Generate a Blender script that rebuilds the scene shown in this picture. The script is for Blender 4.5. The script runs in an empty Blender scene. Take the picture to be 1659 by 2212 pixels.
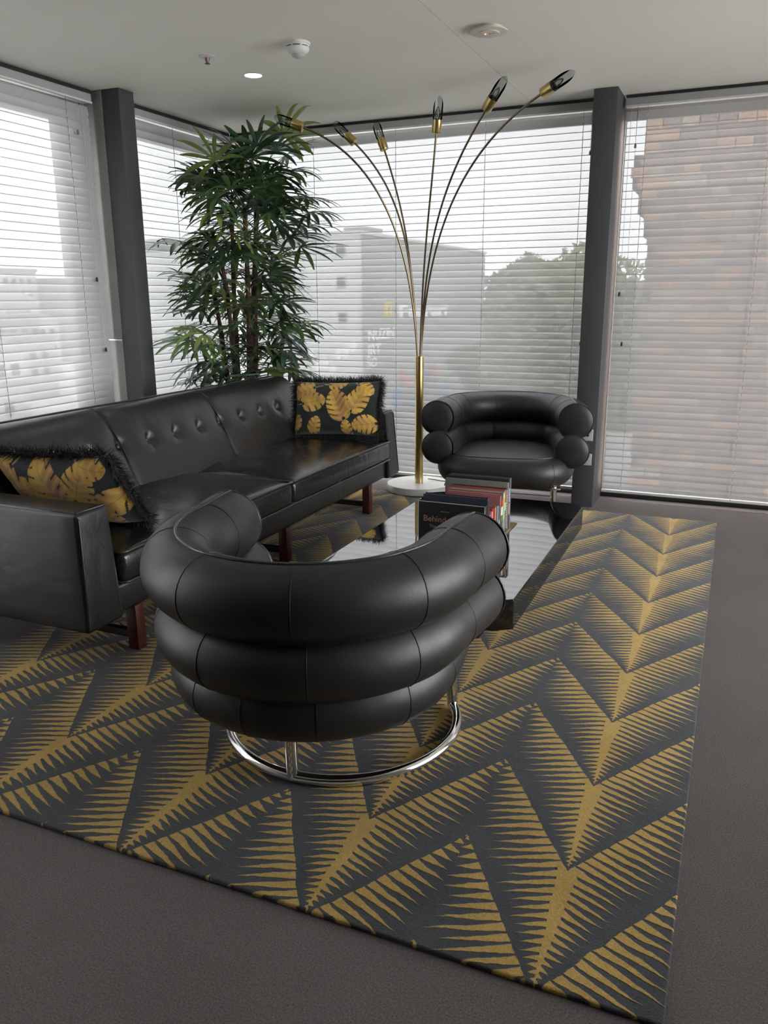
import bpy, bmesh, math, random
import numpy as np
from mathutils import Vector, Matrix

random.seed(7)
rng = np.random.default_rng(7)
scn = bpy.context.scene
C = scn.collection

# ------------------------------------------------------------------ camera
CAM_H = 1.30
F_PX = 1734.17                     # focal length in pixels of the 1659x2212 frame
yaw, pit, rol = (math.radians(a) for a in (-23.3336, 15.0134, 0.351))
fwd = Vector((math.sin(yaw) * math.cos(pit), math.cos(yaw) * math.cos(pit), -math.sin(pit)))
rt0 = Vector((math.cos(yaw), -math.sin(yaw), 0))
dn0 = fwd.cross(rt0)
rt = rt0 * math.cos(rol) + dn0 * math.sin(rol)
dn = -rt0 * math.sin(rol) + dn0 * math.cos(rol)
cd = bpy.data.cameras.new('camera')
cam = bpy.data.objects.new('camera', cd)
C.objects.link(cam)
cd.sensor_fit = 'VERTICAL'
cd.sensor_height = 36.0
cd.lens = 36.0 * F_PX / 2212.0
cd.clip_start = 0.05
cd.clip_end = 500
mw = Matrix.Identity(4)
for i, v in enumerate((rt, -dn, -fwd)):
    for j in range(3):
        mw[j][i] = v[j]
mw.translation = Vector((0, 0, CAM_H))
cam.matrix_world = mw
scn.camera = cam

# ------------------------------------------------------------------ world: an even overcast sky
w = bpy.data.worlds.new('overcast')
scn.world = w
w.use_nodes = True
bg = w.node_tree.nodes['Background']
bg.inputs[0].default_value = (0.95, 0.97, 1.0, 1)
bg.inputs[1].default_value = 9.0

scn.view_settings.view_transform = 'Standard'
scn.view_settings.look = 'None'
scn.view_settings.gamma = 1.0
scn.view_settings.use_curve_mapping = False
scn.view_settings.exposure = 0.26

# ================================================================== helpers
def link(o, parent=None):
    C.objects.link(o)
    if parent is not None:
        o.parent = parent
    return o

def tag(o, label=None, cat=None, group=None, kind=None):
    if label: o['label'] = label
    if cat: o['category'] = cat
    if group: o['group'] = group
    if kind: o['kind'] = kind
    return o

def empty(name, loc=(0, 0, 0), rz=0.0):
    o = bpy.data.objects.new(name, None)
    o.empty_display_size = 0.05
    o.location = loc
    o.rotation_euler = (0, 0, rz)
    return link(o)

def mesh(name, verts, faces, mat, parent=None, smooth=False, auto=None):
    me = bpy.data.meshes.new(name)
    me.from_pydata([tuple(map(float, v)) for v in verts], [], faces)
    me.update()
    o = bpy.data.objects.new(name, me)
    if mat is not None:
        for m in (mat if isinstance(mat, (list, tuple)) else [mat]):
            me.materials.append(m)
    if smooth:
        me.polygons.foreach_set('use_smooth', [True] * len(me.polygons))
    if auto is not None:
        me.polygons.foreach_set('use_smooth', [True] * len(me.polygons))
        try:
            me.set_sharp_from_angle(angle=math.radians(auto))
        except Exception:
            pass
    return link(o, parent)

class MB:
    """collects shapes into one mesh"""
    def __init__(s):
        s.v = []; s.f = []
    def add(s, v, f):
        n = len(s.v)
        s.v += [tuple(p) for p in v]
        s.f += [tuple(i + n for i in q) for q in f]
        return s
    def build(s, name, mat, parent=None, smooth=False, auto=None):
        return mesh(name, s.v, s.f, mat, parent, smooth, auto)

BOXF = [(0, 3, 2, 1), (4, 5, 6, 7), (0, 1, 5, 4), (1, 2, 6, 5), (2, 3, 7, 6), (3, 0, 4, 7)]
def boxvf(lo, hi):
    x0, y0, z0 = lo; x1, y1, z1 = hi
    return [(x0, y0, z0), (x1, y0, z0), (x1, y1, z0), (x0, y1, z0),
            (x0, y0, z1), (x1, y0, z1), (x1, y1, z1), (x0, y1, z1)], list(BOXF)

def bevbox(name, lo, hi, mat, parent=None, bev=0.004, seg=2):
    bm = bmesh.new()
    v, f = boxvf(lo, hi)
    bv = [bm.verts.new(p) for p in v]
    for q in f: bm.faces.new([bv[i] for i in q])
    if bev > 0:
        bmesh.ops.bevel(bm, geom=bm.edges[:], offset=bev, segments=seg, profile=0.5, affect='EDGES')
    me = bpy.data.meshes.new(name)
    bm.to_mesh(me); bm.free()
    me.materials.append(mat)
    me.polygons.foreach_set('use_smooth', [True] * len(me.polygons))
    try: me.set_sharp_from_angle(angle=math.radians(50))
    except Exception: pass
    return link(bpy.data.objects.new(name, me), parent)

def tubevf(path, rad, n=10, closed=False, caps=True):
    P = [Vector(p) for p in path]
    m = len(P)
    R = rad if isinstance(rad, (list, tuple)) else [rad] * m
    T = []
    for i in range(m):
        a = P[(i - 1) % m] if (closed or i > 0) else P[0]
        b = P[(i + 1) % m] if (closed or i < m - 1) else P[-1]
        T.append((b - a).normalized())
    up = Vector((0, 0, 1)) if abs(T[0].z) < 0.9 else Vector((1, 0, 0))
    nrm = (up - T[0] * up.dot(T[0])).normalized()
    V = []; F = []
    for i in range(m):
        nrm = (nrm - T[i] * nrm.dot(T[i])).normalized()
        bn = T[i].cross(nrm)
        for k in range(n):
            a = 2 * math.pi * k / n
            V.append(P[i] + (nrm * math.cos(a) + bn * math.sin(a)) * R[i])
    for i in range(m if closed else m - 1):
        j = (i + 1) % m
        for k in range(n):
            l = (k + 1) % n
            F.append((i * n + k, i * n + l, j * n + l, j * n + k))
    if caps and not closed:
        F.append(tuple(range(n - 1, -1, -1)))
        F.append(tuple((m - 1) * n + k for k in range(n)))
    return V, F

def tube(name, path, rad, mat, parent=None, n=10, closed=False, caps=True):
    v, f = tubevf(path, rad, n, closed, caps)
    return mesh(name, v, f, mat, parent, auto=60)

def lathevf(prof, n=32, c=(0, 0, 0)):
    V = []; F = []
    m = len(prof)
    for r, z in prof:
        for k in range(n):
            a = 2 * math.pi * k / n
            V.append((c[0] + r * math.cos(a), c[1] + r * math.sin(a), c[2] + z))
    for i in range(m - 1):
        for k in range(n):
            l = (k + 1) % n
            F.append((i * n + k, i * n + l, (i + 1) * n + l, (i + 1) * n + k))
    F.append(tuple(range(n - 1, -1, -1)))
    F.append(tuple((m - 1) * n + k for k in range(n)))
    return V, F

def lathe(name, prof, mat, parent=None, n=32, c=(0, 0, 0), auto=40):
    v, f = lathevf(prof, n, c)
    return mesh(name, v, f, mat, parent, auto=auto)

def roundbox(lo, hi, r, n=(10, 10, 6), shape=None):
    """box with rounded edges, subdivided, with an optional shaping function"""
    lo = np.array(lo, float); hi = np.array(hi, float)
    c = (lo + hi) / 2; hs = (hi - lo) / 2
    idx = {}; V = []; F = []
    def axis(k):
        m = n[k]
        core = hs[k] - r
        a = [-hs[k] + r * t for t in (0.0, 0.3, 0.62)] + list(np.linspace(-core, core, m + 1)) + [hs[k] - r * t for t in (0.62, 0.3, 0.0)]
        return a
    A = [axis(k) for k in range(3)]
    def vid(p):
        key = tuple(np.round(p, 6))
        if key not in idx:
            q = np.array(p)
            core = np.clip(q, -(hs - r), hs - r)
            d = q - core
            L = np.linalg.norm(d)
            if L > 1e-9: q = core + d / L * r
            q = q + c
            if shape is not None: q = shape(q, (q - c) / hs)
            idx[key] = len(V); V.append(tuple(q))
        return idx[key]
    for k in range(3):
        i, j = (k + 1) % 3, (k + 2) % 3
        for s in (-1, 1):
            for a in range(len(A[i]) - 1):
                for b in range(len(A[j]) - 1):
                    q = []
                    for da, db in ((0, 0), (1, 0), (1, 1), (0, 1)):
                        p = [0, 0, 0]; p[k] = s * hs[k]; p[i] = A[i][a + da]; p[j] = A[j][b + db]
                        q.append(vid(p))
                    F.append(tuple(q if s > 0 else q[::-1]))
    return V, F

def catmull(pts, n):
    P = [np.array(p, float) for p in pts]
    P = [2 * P[0] - P[1]] + P + [2 * P[-1] - P[-2]]
    out = []
    m = len(P) - 3
    for k in range(n + 1):
        t = k / n * m
        i = min(int(t), m - 1); u = t - i
        a, b, c_, d = P[i], P[i + 1], P[i + 2], P[i + 3]
        out.append(0.5 * ((2 * b) + (c_ - a) * u + (2 * a - 5 * b + 4 * c_ - d) * u * u + (3 * b - a - 3 * c_ + d) * u ** 3))
    return out

def text_mesh(name, s, size, mat, parent, matrix, extrude=0.001, align='LEFT', bold=0.0):
    cu = bpy.data.curves.new(name, 'FONT')
    cu.body = s; cu.size = size; cu.extrude = extrude; cu.align_x = align; cu.offset = bold
    cu.resolution_u = 3
    t = bpy.data.objects.new(name + '_tmp', cu)
    C.objects.link(t)
    dg = bpy.context.evaluated_depsgraph_get()
    me = bpy.data.meshes.new_from_object(t.evaluated_get(dg))
    bpy.data.objects.remove(t)
    me.materials.clear(); me.materials.append(mat)
    me.transform(matrix)
    return link(bpy.data.objects.new(name, me), parent)

def children(o):
    return [c for c in bpy.data.objects if c.parent == o]

def copy_tree(o, parent=None):
    c = o.copy(); C.objects.link(c); c.parent = parent
    for ch in children(o): copy_tree(ch, c)
    return c

# ------------------------------------------------------------------ materials
def mat(name, col, rough=0.5, metal=0.0, spec=0.5, coat=0.0, ior=None, noise=None, bump=None, trans=0.0, sheen=0.0):
    """noise=(scale, amount) varies the colour, bump=(scale, strength, distance) gives fine relief"""
    m = bpy.data.materials.new(name)
    m.use_nodes = True
    nt = m.node_tree; N = nt.nodes; L = nt.links
    b = N['Principled BSDF']
    b.inputs['Base Color'].default_value = (*col, 1)
    b.inputs['Roughness'].default_value = rough
    b.inputs['Metallic'].default_value = metal
    b.inputs['Specular IOR Level'].default_value = spec
    b.inputs['Coat Weight'].default_value = coat
    b.inputs['Coat Roughness'].default_value = 0.08
    b.inputs['Transmission Weight'].default_value = trans
    b.inputs['Sheen Weight'].default_value = sheen
    if ior: b.inputs['IOR'].default_value = ior
    tc = None
    if noise or bump:
        tc = N.new('ShaderNodeTexCoord')
    if noise:
        t = N.new('ShaderNodeTexNoise'); t.inputs['Scale'].default_value = noise[0]; t.inputs['Detail'].default_value = 4
        L.new(tc.outputs['Object'], t.inputs['Vector'])
        r = N.new('ShaderNodeMapRange')
        r.inputs[1].default_value = 0.3; r.inputs[2].default_value = 0.7
        r.inputs[3].default_value = 1 - noise[1]; r.inputs[4].default_value = 1 + noise[1]
        L.new(t.outputs['Fac'], r.inputs[0])
        mx = N.new('ShaderNodeVectorMath'); mx.operation = 'SCALE'
        mx.inputs[0].default_value = col
        L.new(r.outputs[0], mx.inputs['Scale'])
        L.new(mx.outputs[0], b.inputs['Base Color'])
    if bump:
        t = N.new('ShaderNodeTexNoise'); t.inputs['Scale'].default_value = bump[0]; t.inputs['Detail'].default_value = 3
        L.new(tc.outputs['Object'], t.inputs['Vector'])
        bp = N.new('ShaderNodeBump'); bp.inputs['Strength'].default_value = bump[1]; bp.inputs['Distance'].default_value = bump[2]
        L.new(t.outputs['Fac'], bp.inputs['Height'])
        L.new(bp.outputs[0], b.inputs['Normal'])
    return m

def emit(name, col, s):
    m = bpy.data.materials.new(name); m.use_nodes = True
    N = m.node_tree.nodes; N.remove(N['Principled BSDF'])
    e = N.new('ShaderNodeEmission'); e.inputs[0].default_value = (*col, 1); e.inputs[1].default_value = s
    m.node_tree.links.new(e.outputs[0], N['Material Output'].inputs[0])
    return m

def see_through(name, col, fac, gloss=0.04, kind='glass', trans_col=(1, 1, 1)):
    """glass / perforated slat: a part lets the view straight through, the rest scatters or mirrors"""
    m = bpy.data.materials.new(name); m.use_nodes = True
    nt = m.node_tree; N = nt.nodes; L = nt.links
    N.remove(N['Principled BSDF'])
    tr = N.new('ShaderNodeBsdfTransparent'); tr.inputs[0].default_value = (*trans_col, 1)
    mix = N.new('ShaderNodeMixShader')
    if kind == 'glass':
        g = N.new('ShaderNodeBsdfGlossy'); g.inputs['Roughness'].default_value = 0.02; g.inputs[0].default_value = (*col, 1)
        fr = N.new('ShaderNodeFresnel'); fr.inputs[0].default_value = 1.45
        L.new(fr.outputs[0], mix.inputs[0])
        L.new(tr.outputs[0], mix.inputs[1]); L.new(g.outputs[0], mix.inputs[2])
    else:
        d = N.new('ShaderNodeBsdfDiffuse'); d.inputs[0].default_value = (*col, 1)
        t2 = N.new('ShaderNodeBsdfTranslucent'); t2.inputs[0].default_value = (*col, 1)
        mm = N.new('ShaderNodeMixShader'); mm.inputs[0].default_value = gloss
        L.new(d.outputs[0], mm.inputs[1]); L.new(t2.outputs[0], mm.inputs[2])
        mix.inputs[0].default_value = 1 - fac
        L.new(tr.outputs[0], mix.inputs[1]); L.new(mm.outputs[0], mix.inputs[2])
    L.new(mix.outputs[0], N['Material Output'].inputs[0])
    return m

def leather(name, col=(0.014, 0.014, 0.0143), rough=0.36, crease=0.25):
    m = bpy.data.materials.new(name); m.use_nodes = True
    nt = m.node_tree; N = nt.nodes; L = nt.links
    b = N['Principled BSDF']
    b.inputs['Base Color'].default_value = (*col, 1)
    b.inputs['Specular IOR Level'].default_value = 0.55
    tc = N.new('ShaderNodeTexCoord')
    v = N.new('ShaderNodeTexVoronoi'); v.inputs['Scale'].default_value = 420
    L.new(tc.outputs['Object'], v.inputs['Vector'])
    n1 = N.new('ShaderNodeTexNoise'); n1.inputs['Scale'].default_value = 9; n1.inputs['Detail'].default_value = 5
    mp = N.new('ShaderNodeMapping'); mp.inputs['Scale'].default_value = (0.8, 2.4, 1.6)
    L.new(tc.outputs['Object'], mp.inputs[0]); L.new(mp.outputs[0], n1.inputs['Vector'])
    r = N.new('ShaderNodeMapRange'); r.inputs[3].default_value = rough - 0.06; r.inputs[4].default_value = rough + 0.08
    L.new(n1.outputs['Fac'], r.inputs[0]); L.new(r.outputs[0], b.inputs['Roughness'])
    b1 = N.new('ShaderNodeBump'); b1.inputs['Strength'].default_value = crease; b1.inputs['Distance'].default_value = 0.02
    L.new(n1.outputs['Fac'], b1.inputs['Height'])
    b2 = N.new('ShaderNodeBump'); b2.inputs['Strength'].default_value = 0.08; b2.inputs['Distance'].default_value = 0.001
    L.new(v.outputs['Distance'], b2.inputs['Height']); L.new(b1.outputs[0], b2.inputs['Normal'])
    L.new(b2.outputs[0], b.inputs['Normal'])
    return m

M = {}
M['ceiling'] = mat('ceiling_paint', (0.84, 0.82, 0.75), 0.9, spec=0.2, noise=(1.5, 0.02))
M['wall'] = mat('wall_paint', (0.62, 0.60, 0.57), 0.9, spec=0.2)
M['column'] = mat('charcoal_paint', (0.058, 0.060, 0.063), 0.55, noise=(3, 0.05))
M['greypaint'] = mat('grey_paint', (0.20, 0.195, 0.185), 0.6, noise=(6, 0.08))
M['frame'] = mat('window_frame_grey', (0.42, 0.41, 0.38), 0.45)
M['sill_and_gap'] = mat('sill_black_gap_shade', (0.02, 0.02, 0.02), 0.5)
M['rail'] = mat('blind_rail', (0.42, 0.43, 0.43), 0.45)
M['white'] = mat('white_plastic', (0.75, 0.74, 0.70), 0.45)
M['black'] = mat('black_plastic', (0.012, 0.012, 0.012), 0.4)
M['slat'] = see_through('perforated_slat', (0.46, 0.46, 0.46), 0.070, gloss=0.060, kind='slat')
M['cord'] = mat('blind_cord', (0.55, 0.55, 0.54), 0.8)
M['cordgrey'] = mat('blind_cord_grey', (0.25, 0.25, 0.25), 0.8)
M['glass'] = see_through('window_glass', (1, 1, 1), 1.0)
M['leather'] = leather('black_leather_tub', rough=0.45, crease=0.06)
M['sofa'] = leather('black_leather_sofa', rough=0.36, crease=0.14)
M['seatleather'] = leather('black_leather_seat', rough=0.24, crease=0.10)
M['piping'] = mat('leather_piping', (0.035, 0.035, 0.035), 0.26)
M['seam'] = mat('leather_seam', (0.006, 0.006, 0.006), 0.5)
M['wood'] = mat('mahogany', (0.060, 0.013, 0.008), 0.35, noise=(14, 0.3))
M['darkwood'] = mat('dark_stretcher', (0.02, 0.012, 0.01), 0.4)
M['chrome'] = mat('chrome', (0.82, 0.81, 0.79), 0.08, metal=1.0)
M['brass'] = mat('brass', (0.62, 0.47, 0.20), 0.28, metal=1.0, noise=(30, 0.06))
M['copper'] = mat('brass_arm', (0.27, 0.20, 0.125), 0.25, metal=1.0)
M['marble'] = mat('white_marble', (0.66, 0.65, 0.62), 0.22, noise=(9, 0.10))
M['smoke'] = see_through('smoked_glass', (0.6, 0.6, 0.6), 1.0, trans_col=(0.80, 0.815, 0.81))
M['bulb'] = see_through('bulb_glass', (1, 1, 1), 1.0, trans_col=(0.93, 0.93, 0.92))
M['fil'] = mat('filament', (0.55, 0.42, 0.30), 0.4, metal=0.5)
M['tabletop'] = mat('black_mirror_lacquer', (0.004, 0.004, 0.004), 0.03, ior=4.4, spec=0.5)
M['slab'] = mat('black_lacquer_slab', (0.004, 0.004, 0.004), 0.04, ior=1.55, spec=0.5)
M['lacq'] = mat('black_lacquer_base', (0.006, 0.006, 0.006), 0.25)
M['stem'] = mat('palm_stem', (0.09, 0.045, 0.025), 0.8, noise=(40, 0.5), bump=(60, 0.6, 0.01))
M['pot'] = mat('dark_pot', (0.03, 0.03, 0.03), 0.5)
M['soil'] = mat('soil', (0.04, 0.028, 0.02), 0.95)
M['fringe'] = mat('black_fringe', (0.008, 0.008, 0.010), 0.6, sheen=0.2)

# carpet
def carpet_mat():
    m = mat('carpet', (0.105, 0.095, 0.095), 0.95, spec=0.1)
    nt = m.node_tree; N = nt.nodes; L = nt.links; b = N['Principled BSDF']
    tc = N.new('ShaderNodeTexCoord')
    n1 = N.new('ShaderNodeTexNoise'); n1.inputs['Scale'].default_value = 240; n1.inputs['Detail'].default_value = 4; n1.inputs['Roughness'].default_value = 0.8
    n2 = N.new('ShaderNodeTexNoise'); n2.inputs['Scale'].default_value = 2.2; n2.inputs['Detail'].default_value = 3
    n3 = N.new('ShaderNodeTexVoronoi'); n3.inputs['Scale'].default_value = 22
    for n in (n1, n2, n3): L.new(tc.outputs['Object'], n.inputs['Vector'])
    r = N.new('ShaderNodeValToRGB')
    r.color_ramp.elements[0].position = 0.30; r.color_ramp.elements[0].color = (0.074, 0.064, 0.063, 1)
    r.color_ramp.elements[1].position = 0.72; r.color_ramp.elements[1].color = (0.226, 0.198, 0.193, 1)
    L.new(n1.outputs['Fac'], r.inputs[0])
    mr = N.new('ShaderNodeMapRange'); mr.inputs[3].default_value = 0.85; mr.inputs[4].default_value = 1.15
    L.new(n2.outputs['Fac'], mr.inputs[0])
    mx = N.new('ShaderNodeVectorMath'); mx.operation = 'SCALE'
    L.new(r.outputs[0], mx.inputs[0]); L.new(mr.outputs[0], mx.inputs['Scale'])
    L.new(mx.outputs[0], b.inputs['Base Color'])
    bp = N.new('ShaderNodeBump'); bp.inputs['Strength'].default_value = 0.7; bp.inputs['Distance'].default_value = 0.006
    L.new(n1.outputs['Fac'], bp.inputs['Height']); L.new(bp.outputs[0], b.inputs['Normal'])
    return m
M['carpet'] = carpet_mat()

# palm-leaf rug: rows of feathered fronds meeting in V points
RUG_X0, RUG_X1, RUG_Y0, RUG_Y1 = -2.485, 0.0, 1.275, 4.925
def rug_mat():
    m = mat('palm_rug', (0.05, 0.05, 0.055), 0.95, spec=0.1, sheen=0.15)
    nt = m.node_tree; N = nt.nodes; L = nt.links; b = N['Principled BSDF']
    def val(x): return x
    def mt(op, a, b_=None, c_=None):
        n = N.new('ShaderNodeMath'); n.operation = op
        for i, x in enumerate((a, b_, c_)):
            if x is None: continue
            if isinstance(x, (int, float)): n.inputs[i].default_value = x
            else: L.new(x, n.inputs[i])
        return n.outputs[0]
    tc = N.new('ShaderNodeTexCoord')
    def noise(scale, detail=2, vec=None):
        n = N.new('ShaderNodeTexNoise'); n.inputs['Scale'].default_value = scale; n.inputs['Detail'].default_value = detail
        L.new(vec or tc.outputs['Object'], n.inputs['Vector']); return n
    wob = noise(14, 2)
    sw = N.new('ShaderNodeSeparateXYZ'); L.new(wob.outputs['Color'], sw.inputs[0])
    wob2 = noise(90, 2)
    sw2 = N.new('ShaderNodeSeparateXYZ'); L.new(wob2.outputs['Color'], sw2.inputs[0])
    sp = N.new('ShaderNodeSeparateXYZ'); L.new(tc.outputs['Object'], sp.inputs[0])
    x = mt('ADD', sp.outputs[0], mt('MULTIPLY', mt('SUBTRACT', sw.outputs[0], 0.5), 0.014))
    y = mt('ADD', sp.outputs[1], mt('MULTIPLY', mt('SUBTRACT', sw.outputs[1], 0.5), 0.014))
    x = mt('ADD', x, mt('MULTIPLY', mt('SUBTRACT', sw2.outputs[0], 0.5), 0.004))
    y = mt('ADD', y, mt('MULTIPLY', mt('SUBTRACT', sw2.outputs[1], 0.5), 0.004))
    HW, P, S, D = 0.2515, 0.3645, 1.60, 0.43
    a = mt('SUBTRACT', x, -0.240)
    u = mt('PINGPONG', a, HW)
    side = mt('FLOOR', mt('DIVIDE', a, HW))
    g = mt('DIVIDE', mt('SUBTRACT', y, mt('ADD', mt('MULTIPLY', u, S), 1.262 - RUG_Y0)), P)
    k = mt('FLOOR', g)
    t = mt('SUBTRACT', g, k)
    vk = mt('ADD', mt('MULTIPLY', k, P), 1.262 - RUG_Y0)
    wl = mt('SUBTRACT', mt('ADD', y, mt('MULTIPLY', u, D)), vk)
    ue = mt('DIVIDE', wl, S + D)
    ub = mt('MAXIMUM', mt('DIVIDE', mt('SUBTRACT', wl, P), S + D), 0.0)
    s = mt('DIVIDE', mt('SUBTRACT', u, ub), mt('MAXIMUM', mt('SUBTRACT', mt('MINIMUM', ue, HW + 0.012), ub), 0.001))
    # finer barbs close to the V point, coarser further along the frond
    ph = mt('MULTIPLY', mt('POWER', mt('MAXIMUM', wl, 0.0), 0.78), 34.0)
    ph = mt('ADD', ph, mt('MULTIPLY', side, 0.37))
    n_ = mt('FLOOR', ph)
    fr = mt('MULTIPLY', mt('ABSOLUTE', mt('SUBTRACT', mt('FRACT', ph), 0.5)), 2.0)
    cv = N.new('ShaderNodeCombineXYZ'); L.new(n_, cv.inputs[0]); L.new(k, cv.inputs[1]); L.new(side, cv.inputs[2])
    wn = N.new('ShaderNodeTexWhiteNoise'); wn.noise_dimensions = '3D'; L.new(cv.outputs[0], wn.inputs['Vector'])
    st = mt('ADD', mt('MULTIPLY', wn.outputs['Value'], 0.22), 0.77)
    duty = mt('MULTIPLY', mt('POWER', mt('MAXIMUM', mt('SUBTRACT', 1.0, mt('DIVIDE', s, st)), 0.0), 0.85), 0.88)
    d = mt('SUBTRACT', mt('SUBTRACT', mt('MULTIPLY', duty, 1.09), 0.09), fr)                    # >0 : gold
    spine = mt('MULTIPLY', mt('SUBTRACT', 0.14, s), 6.0)
    spine = mt('SUBTRACT', spine, mt('MULTIPLY', mt('GREATER_THAN', ub, 0.0005), 5.0))
    d = mt('MAXIMUM', d, spine)
    d = mt('SUBTRACT', d, mt('MULTIPLY', mt('GREATER_THAN', t, 0.965), 3.0))
    mr = N.new('ShaderNodeMapRange'); mr.inputs[1].default_value = -0.06; mr.inputs[2].default_value = 0.10
    L.new(d, mr.inputs[0])
    mask = mr.outputs[0]
    pile = noise(260, 3)
    blotch = noise(5, 3)
    def ramp(c0, c1, fac):
        r = N.new('ShaderNodeValToRGB'); r.color_ramp.elements[0].position = 0.28; r.color_ramp.elements[1].position = 0.75
        r.color_ramp.elements[0].color = (*c0, 1); r.color_ramp.elements[1].color = (*c1, 1)
        L.new(fac, r.inputs[0]); return r.outputs[0]
    fac = mt('ADD', mt('MULTIPLY', pile.outputs['Fac'], 0.6), mt('MULTIPLY', blotch.outputs['Fac'], 0.4))
    gold = ramp((0.29, 0.180, 0.046), (0.58, 0.395, 0.125), fac)
    dark = ramp((0.030, 0.0315, 0.034), (0.085, 0.088, 0.094), fac)
    mx = N.new('ShaderNodeMix'); mx.data_type = 'RGBA'
    L.new(mask, mx.inputs['Factor']); L.new(dark, mx.inputs['A']); L.new(gold, mx.inputs['B'])
    L.new(mx.outputs['Result'], b.inputs['Base Color'])
    groove = mt('MULTIPLY', mt('GREATER_THAN', t, 0.972), -0.8)
    hgt = mt('ADD', mt('ADD', mask, groove), mt('MULTIPLY', pile.outputs['Fac'], 0.45))
    bp = N.new('ShaderNodeBump'); bp.inputs['Strength'].default_value = 0.75; bp.inputs['Distance'].default_value = 0.005
    L.new(hgt, bp.inputs['Height']); L.new(bp.outputs[0], b.inputs['Normal'])
    return m
M['rug'] = rug_mat()

def vcol_mat(name, rough=0.75, sheen=0.3):
    m = mat(name, (1, 1, 1), rough, spec=0.25, sheen=sheen)
    nt = m.node_tree; N = nt.nodes; L = nt.links
    at = N.new('ShaderNodeVertexColor'); at.layer_name = 'print'
    L.new(at.outputs[0], N['Principled BSDF'].inputs['Base Color'])
    return m
M['print'] = vcol_mat('monstera_print')

# ================================================================== the setting
CEIL = 2.425
WY = 5.30          # plane of the back blinds
WX = -3.47         # plane of the left blinds

def struct(o):
    o['kind'] = 'structure'
    return o

struct(bevbox('floor', (-3.75, -3.5, -0.12), (2.9, 5.55, 0.0), M['carpet'], bev=0))

# ceiling boards with recessed joints
ce = struct(bevbox('ceiling', (-3.75, -3.5, CEIL + 0.012), (2.9, 5.55, CEIL + 0.2), M['ceiling'], bev=0))
xs = [-3.75, -1.497, -1.279, 1.1, 2.8]
for i in range(4):
    g0 = 0.002 if i != 1 else 0.0008
    bevbox('ceiling_board', (xs[i] + (0.0006 if i in (0, 1) else 0.0025), -3.5, CEIL), (xs[i + 1] - (0.0006 if i == 0 else 0.0025), 5.42, CEIL + 0.012), M['ceiling'], ce, bev=0)

# walls out of the picture, the right one with an opening added for daylight
for z0, z1, y0, y1 in ((0, 0.10, -3.5, 5.55), (2.32, CEIL, -3.5, 5.55), (0.10, 2.32, -3.5, 1.5), (0.10, 2.32, 5.0, 5.55)):
    struct(bevbox('wall_right', (2.8, y0, z0), (2.9, y1, z1), M['wall'], bev=0))
struct(bevbox('wall_rear', (-3.75, -3.6, 0), (2.9, -3.5, CEIL), M['column'], bev=0))
struct(bevbox('wall_left', (-3.75, -3.5, 0), (-3.52, 0.70, CEIL), M['wall'], bev=0))
struct(bevbox('wall_back', (1.95, 5.38, 0), (2.8, 5.55, CEIL), M['wall'], bev=0))

# windows: frame members and one pane each
def window(name, axis, fixed, a0, a1, mull=(), head=2.30):
    root = empty(name, (0, 0, 0)); struct(root)
    d0, d1 = 0.0, 0.07
    def bar(nm, lo_a, hi_a, z0, z1, mt_, dd=(0.0, 0.07), bev=0.003):
        if axis == 'x':
            bevbox(nm, (lo_a, fixed + dd[0], z0), (hi_a, fixed + dd[1], z1), mt_, root, bev=bev)
        else:
            bevbox(nm, (fixed - dd[1], lo_a, z0), (fixed - dd[0], hi_a, z1), mt_, root, bev=bev)
    bar('head', a0, a1, head, CEIL, M['frame'])
    bar('sill', a0, a1, 0.0, 0.05, M['sill_and_gap'], (-0.02, 0.10))
    for (m0, m1) in mull:
        bar('mullion', m0, m1, 0.05, head, M['frame'])
    if axis == 'x':
        v = [(a0, fixed + 0.035, 0.05), (a1, fixed + 0.035, 0.05), (a1, fixed + 0.035, head), (a0, fixed + 0.035, head)]
    else:
        v = [(fixed - 0.035, a0, 0.05), (fixed - 0.035, a1, 0.05), (fixed - 0.035, a1, head), (fixed - 0.035, a0, head)]
    mesh('pane', v, [(0, 1, 2, 3)], M['glass'], root)
    return root
window('window_1', 'x', 5.40, -3.52, -0.80, mull=((-3.52, -3.44), (-0.86, -0.80)), head=2.315)
window('window_2', 'x', 5.40, -0.80, 1.95, mull=((-0.80, -0.735), (1.88, 1.95)), head=2.315)
window('window_3', 'y', -3.56, 0.70, 3.96, mull=((0.70, 0.78), (3.74, 3.96)), head=2.26)
window('added_daylight_window', 'y', 2.865, 1.50, 5.00, mull=((1.50, 1.58), (3.21, 3.29), (4.92, 5.00)), head=2.32)  # unseen window added to brighten the room
window('window_4', 'y', -3.56, 4.02, 5.40, mull=((4.02, 4.08), (5.34, 5.40)), head=2.27)

struct(bevbox('added_corner_post', (-3.56, 5.335, 0.0), (-3.435, 5.40, CEIL - 0.001), M['frame'], bev=0.003))  # corner post added to cover the bright sky gap between the blinds
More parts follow.
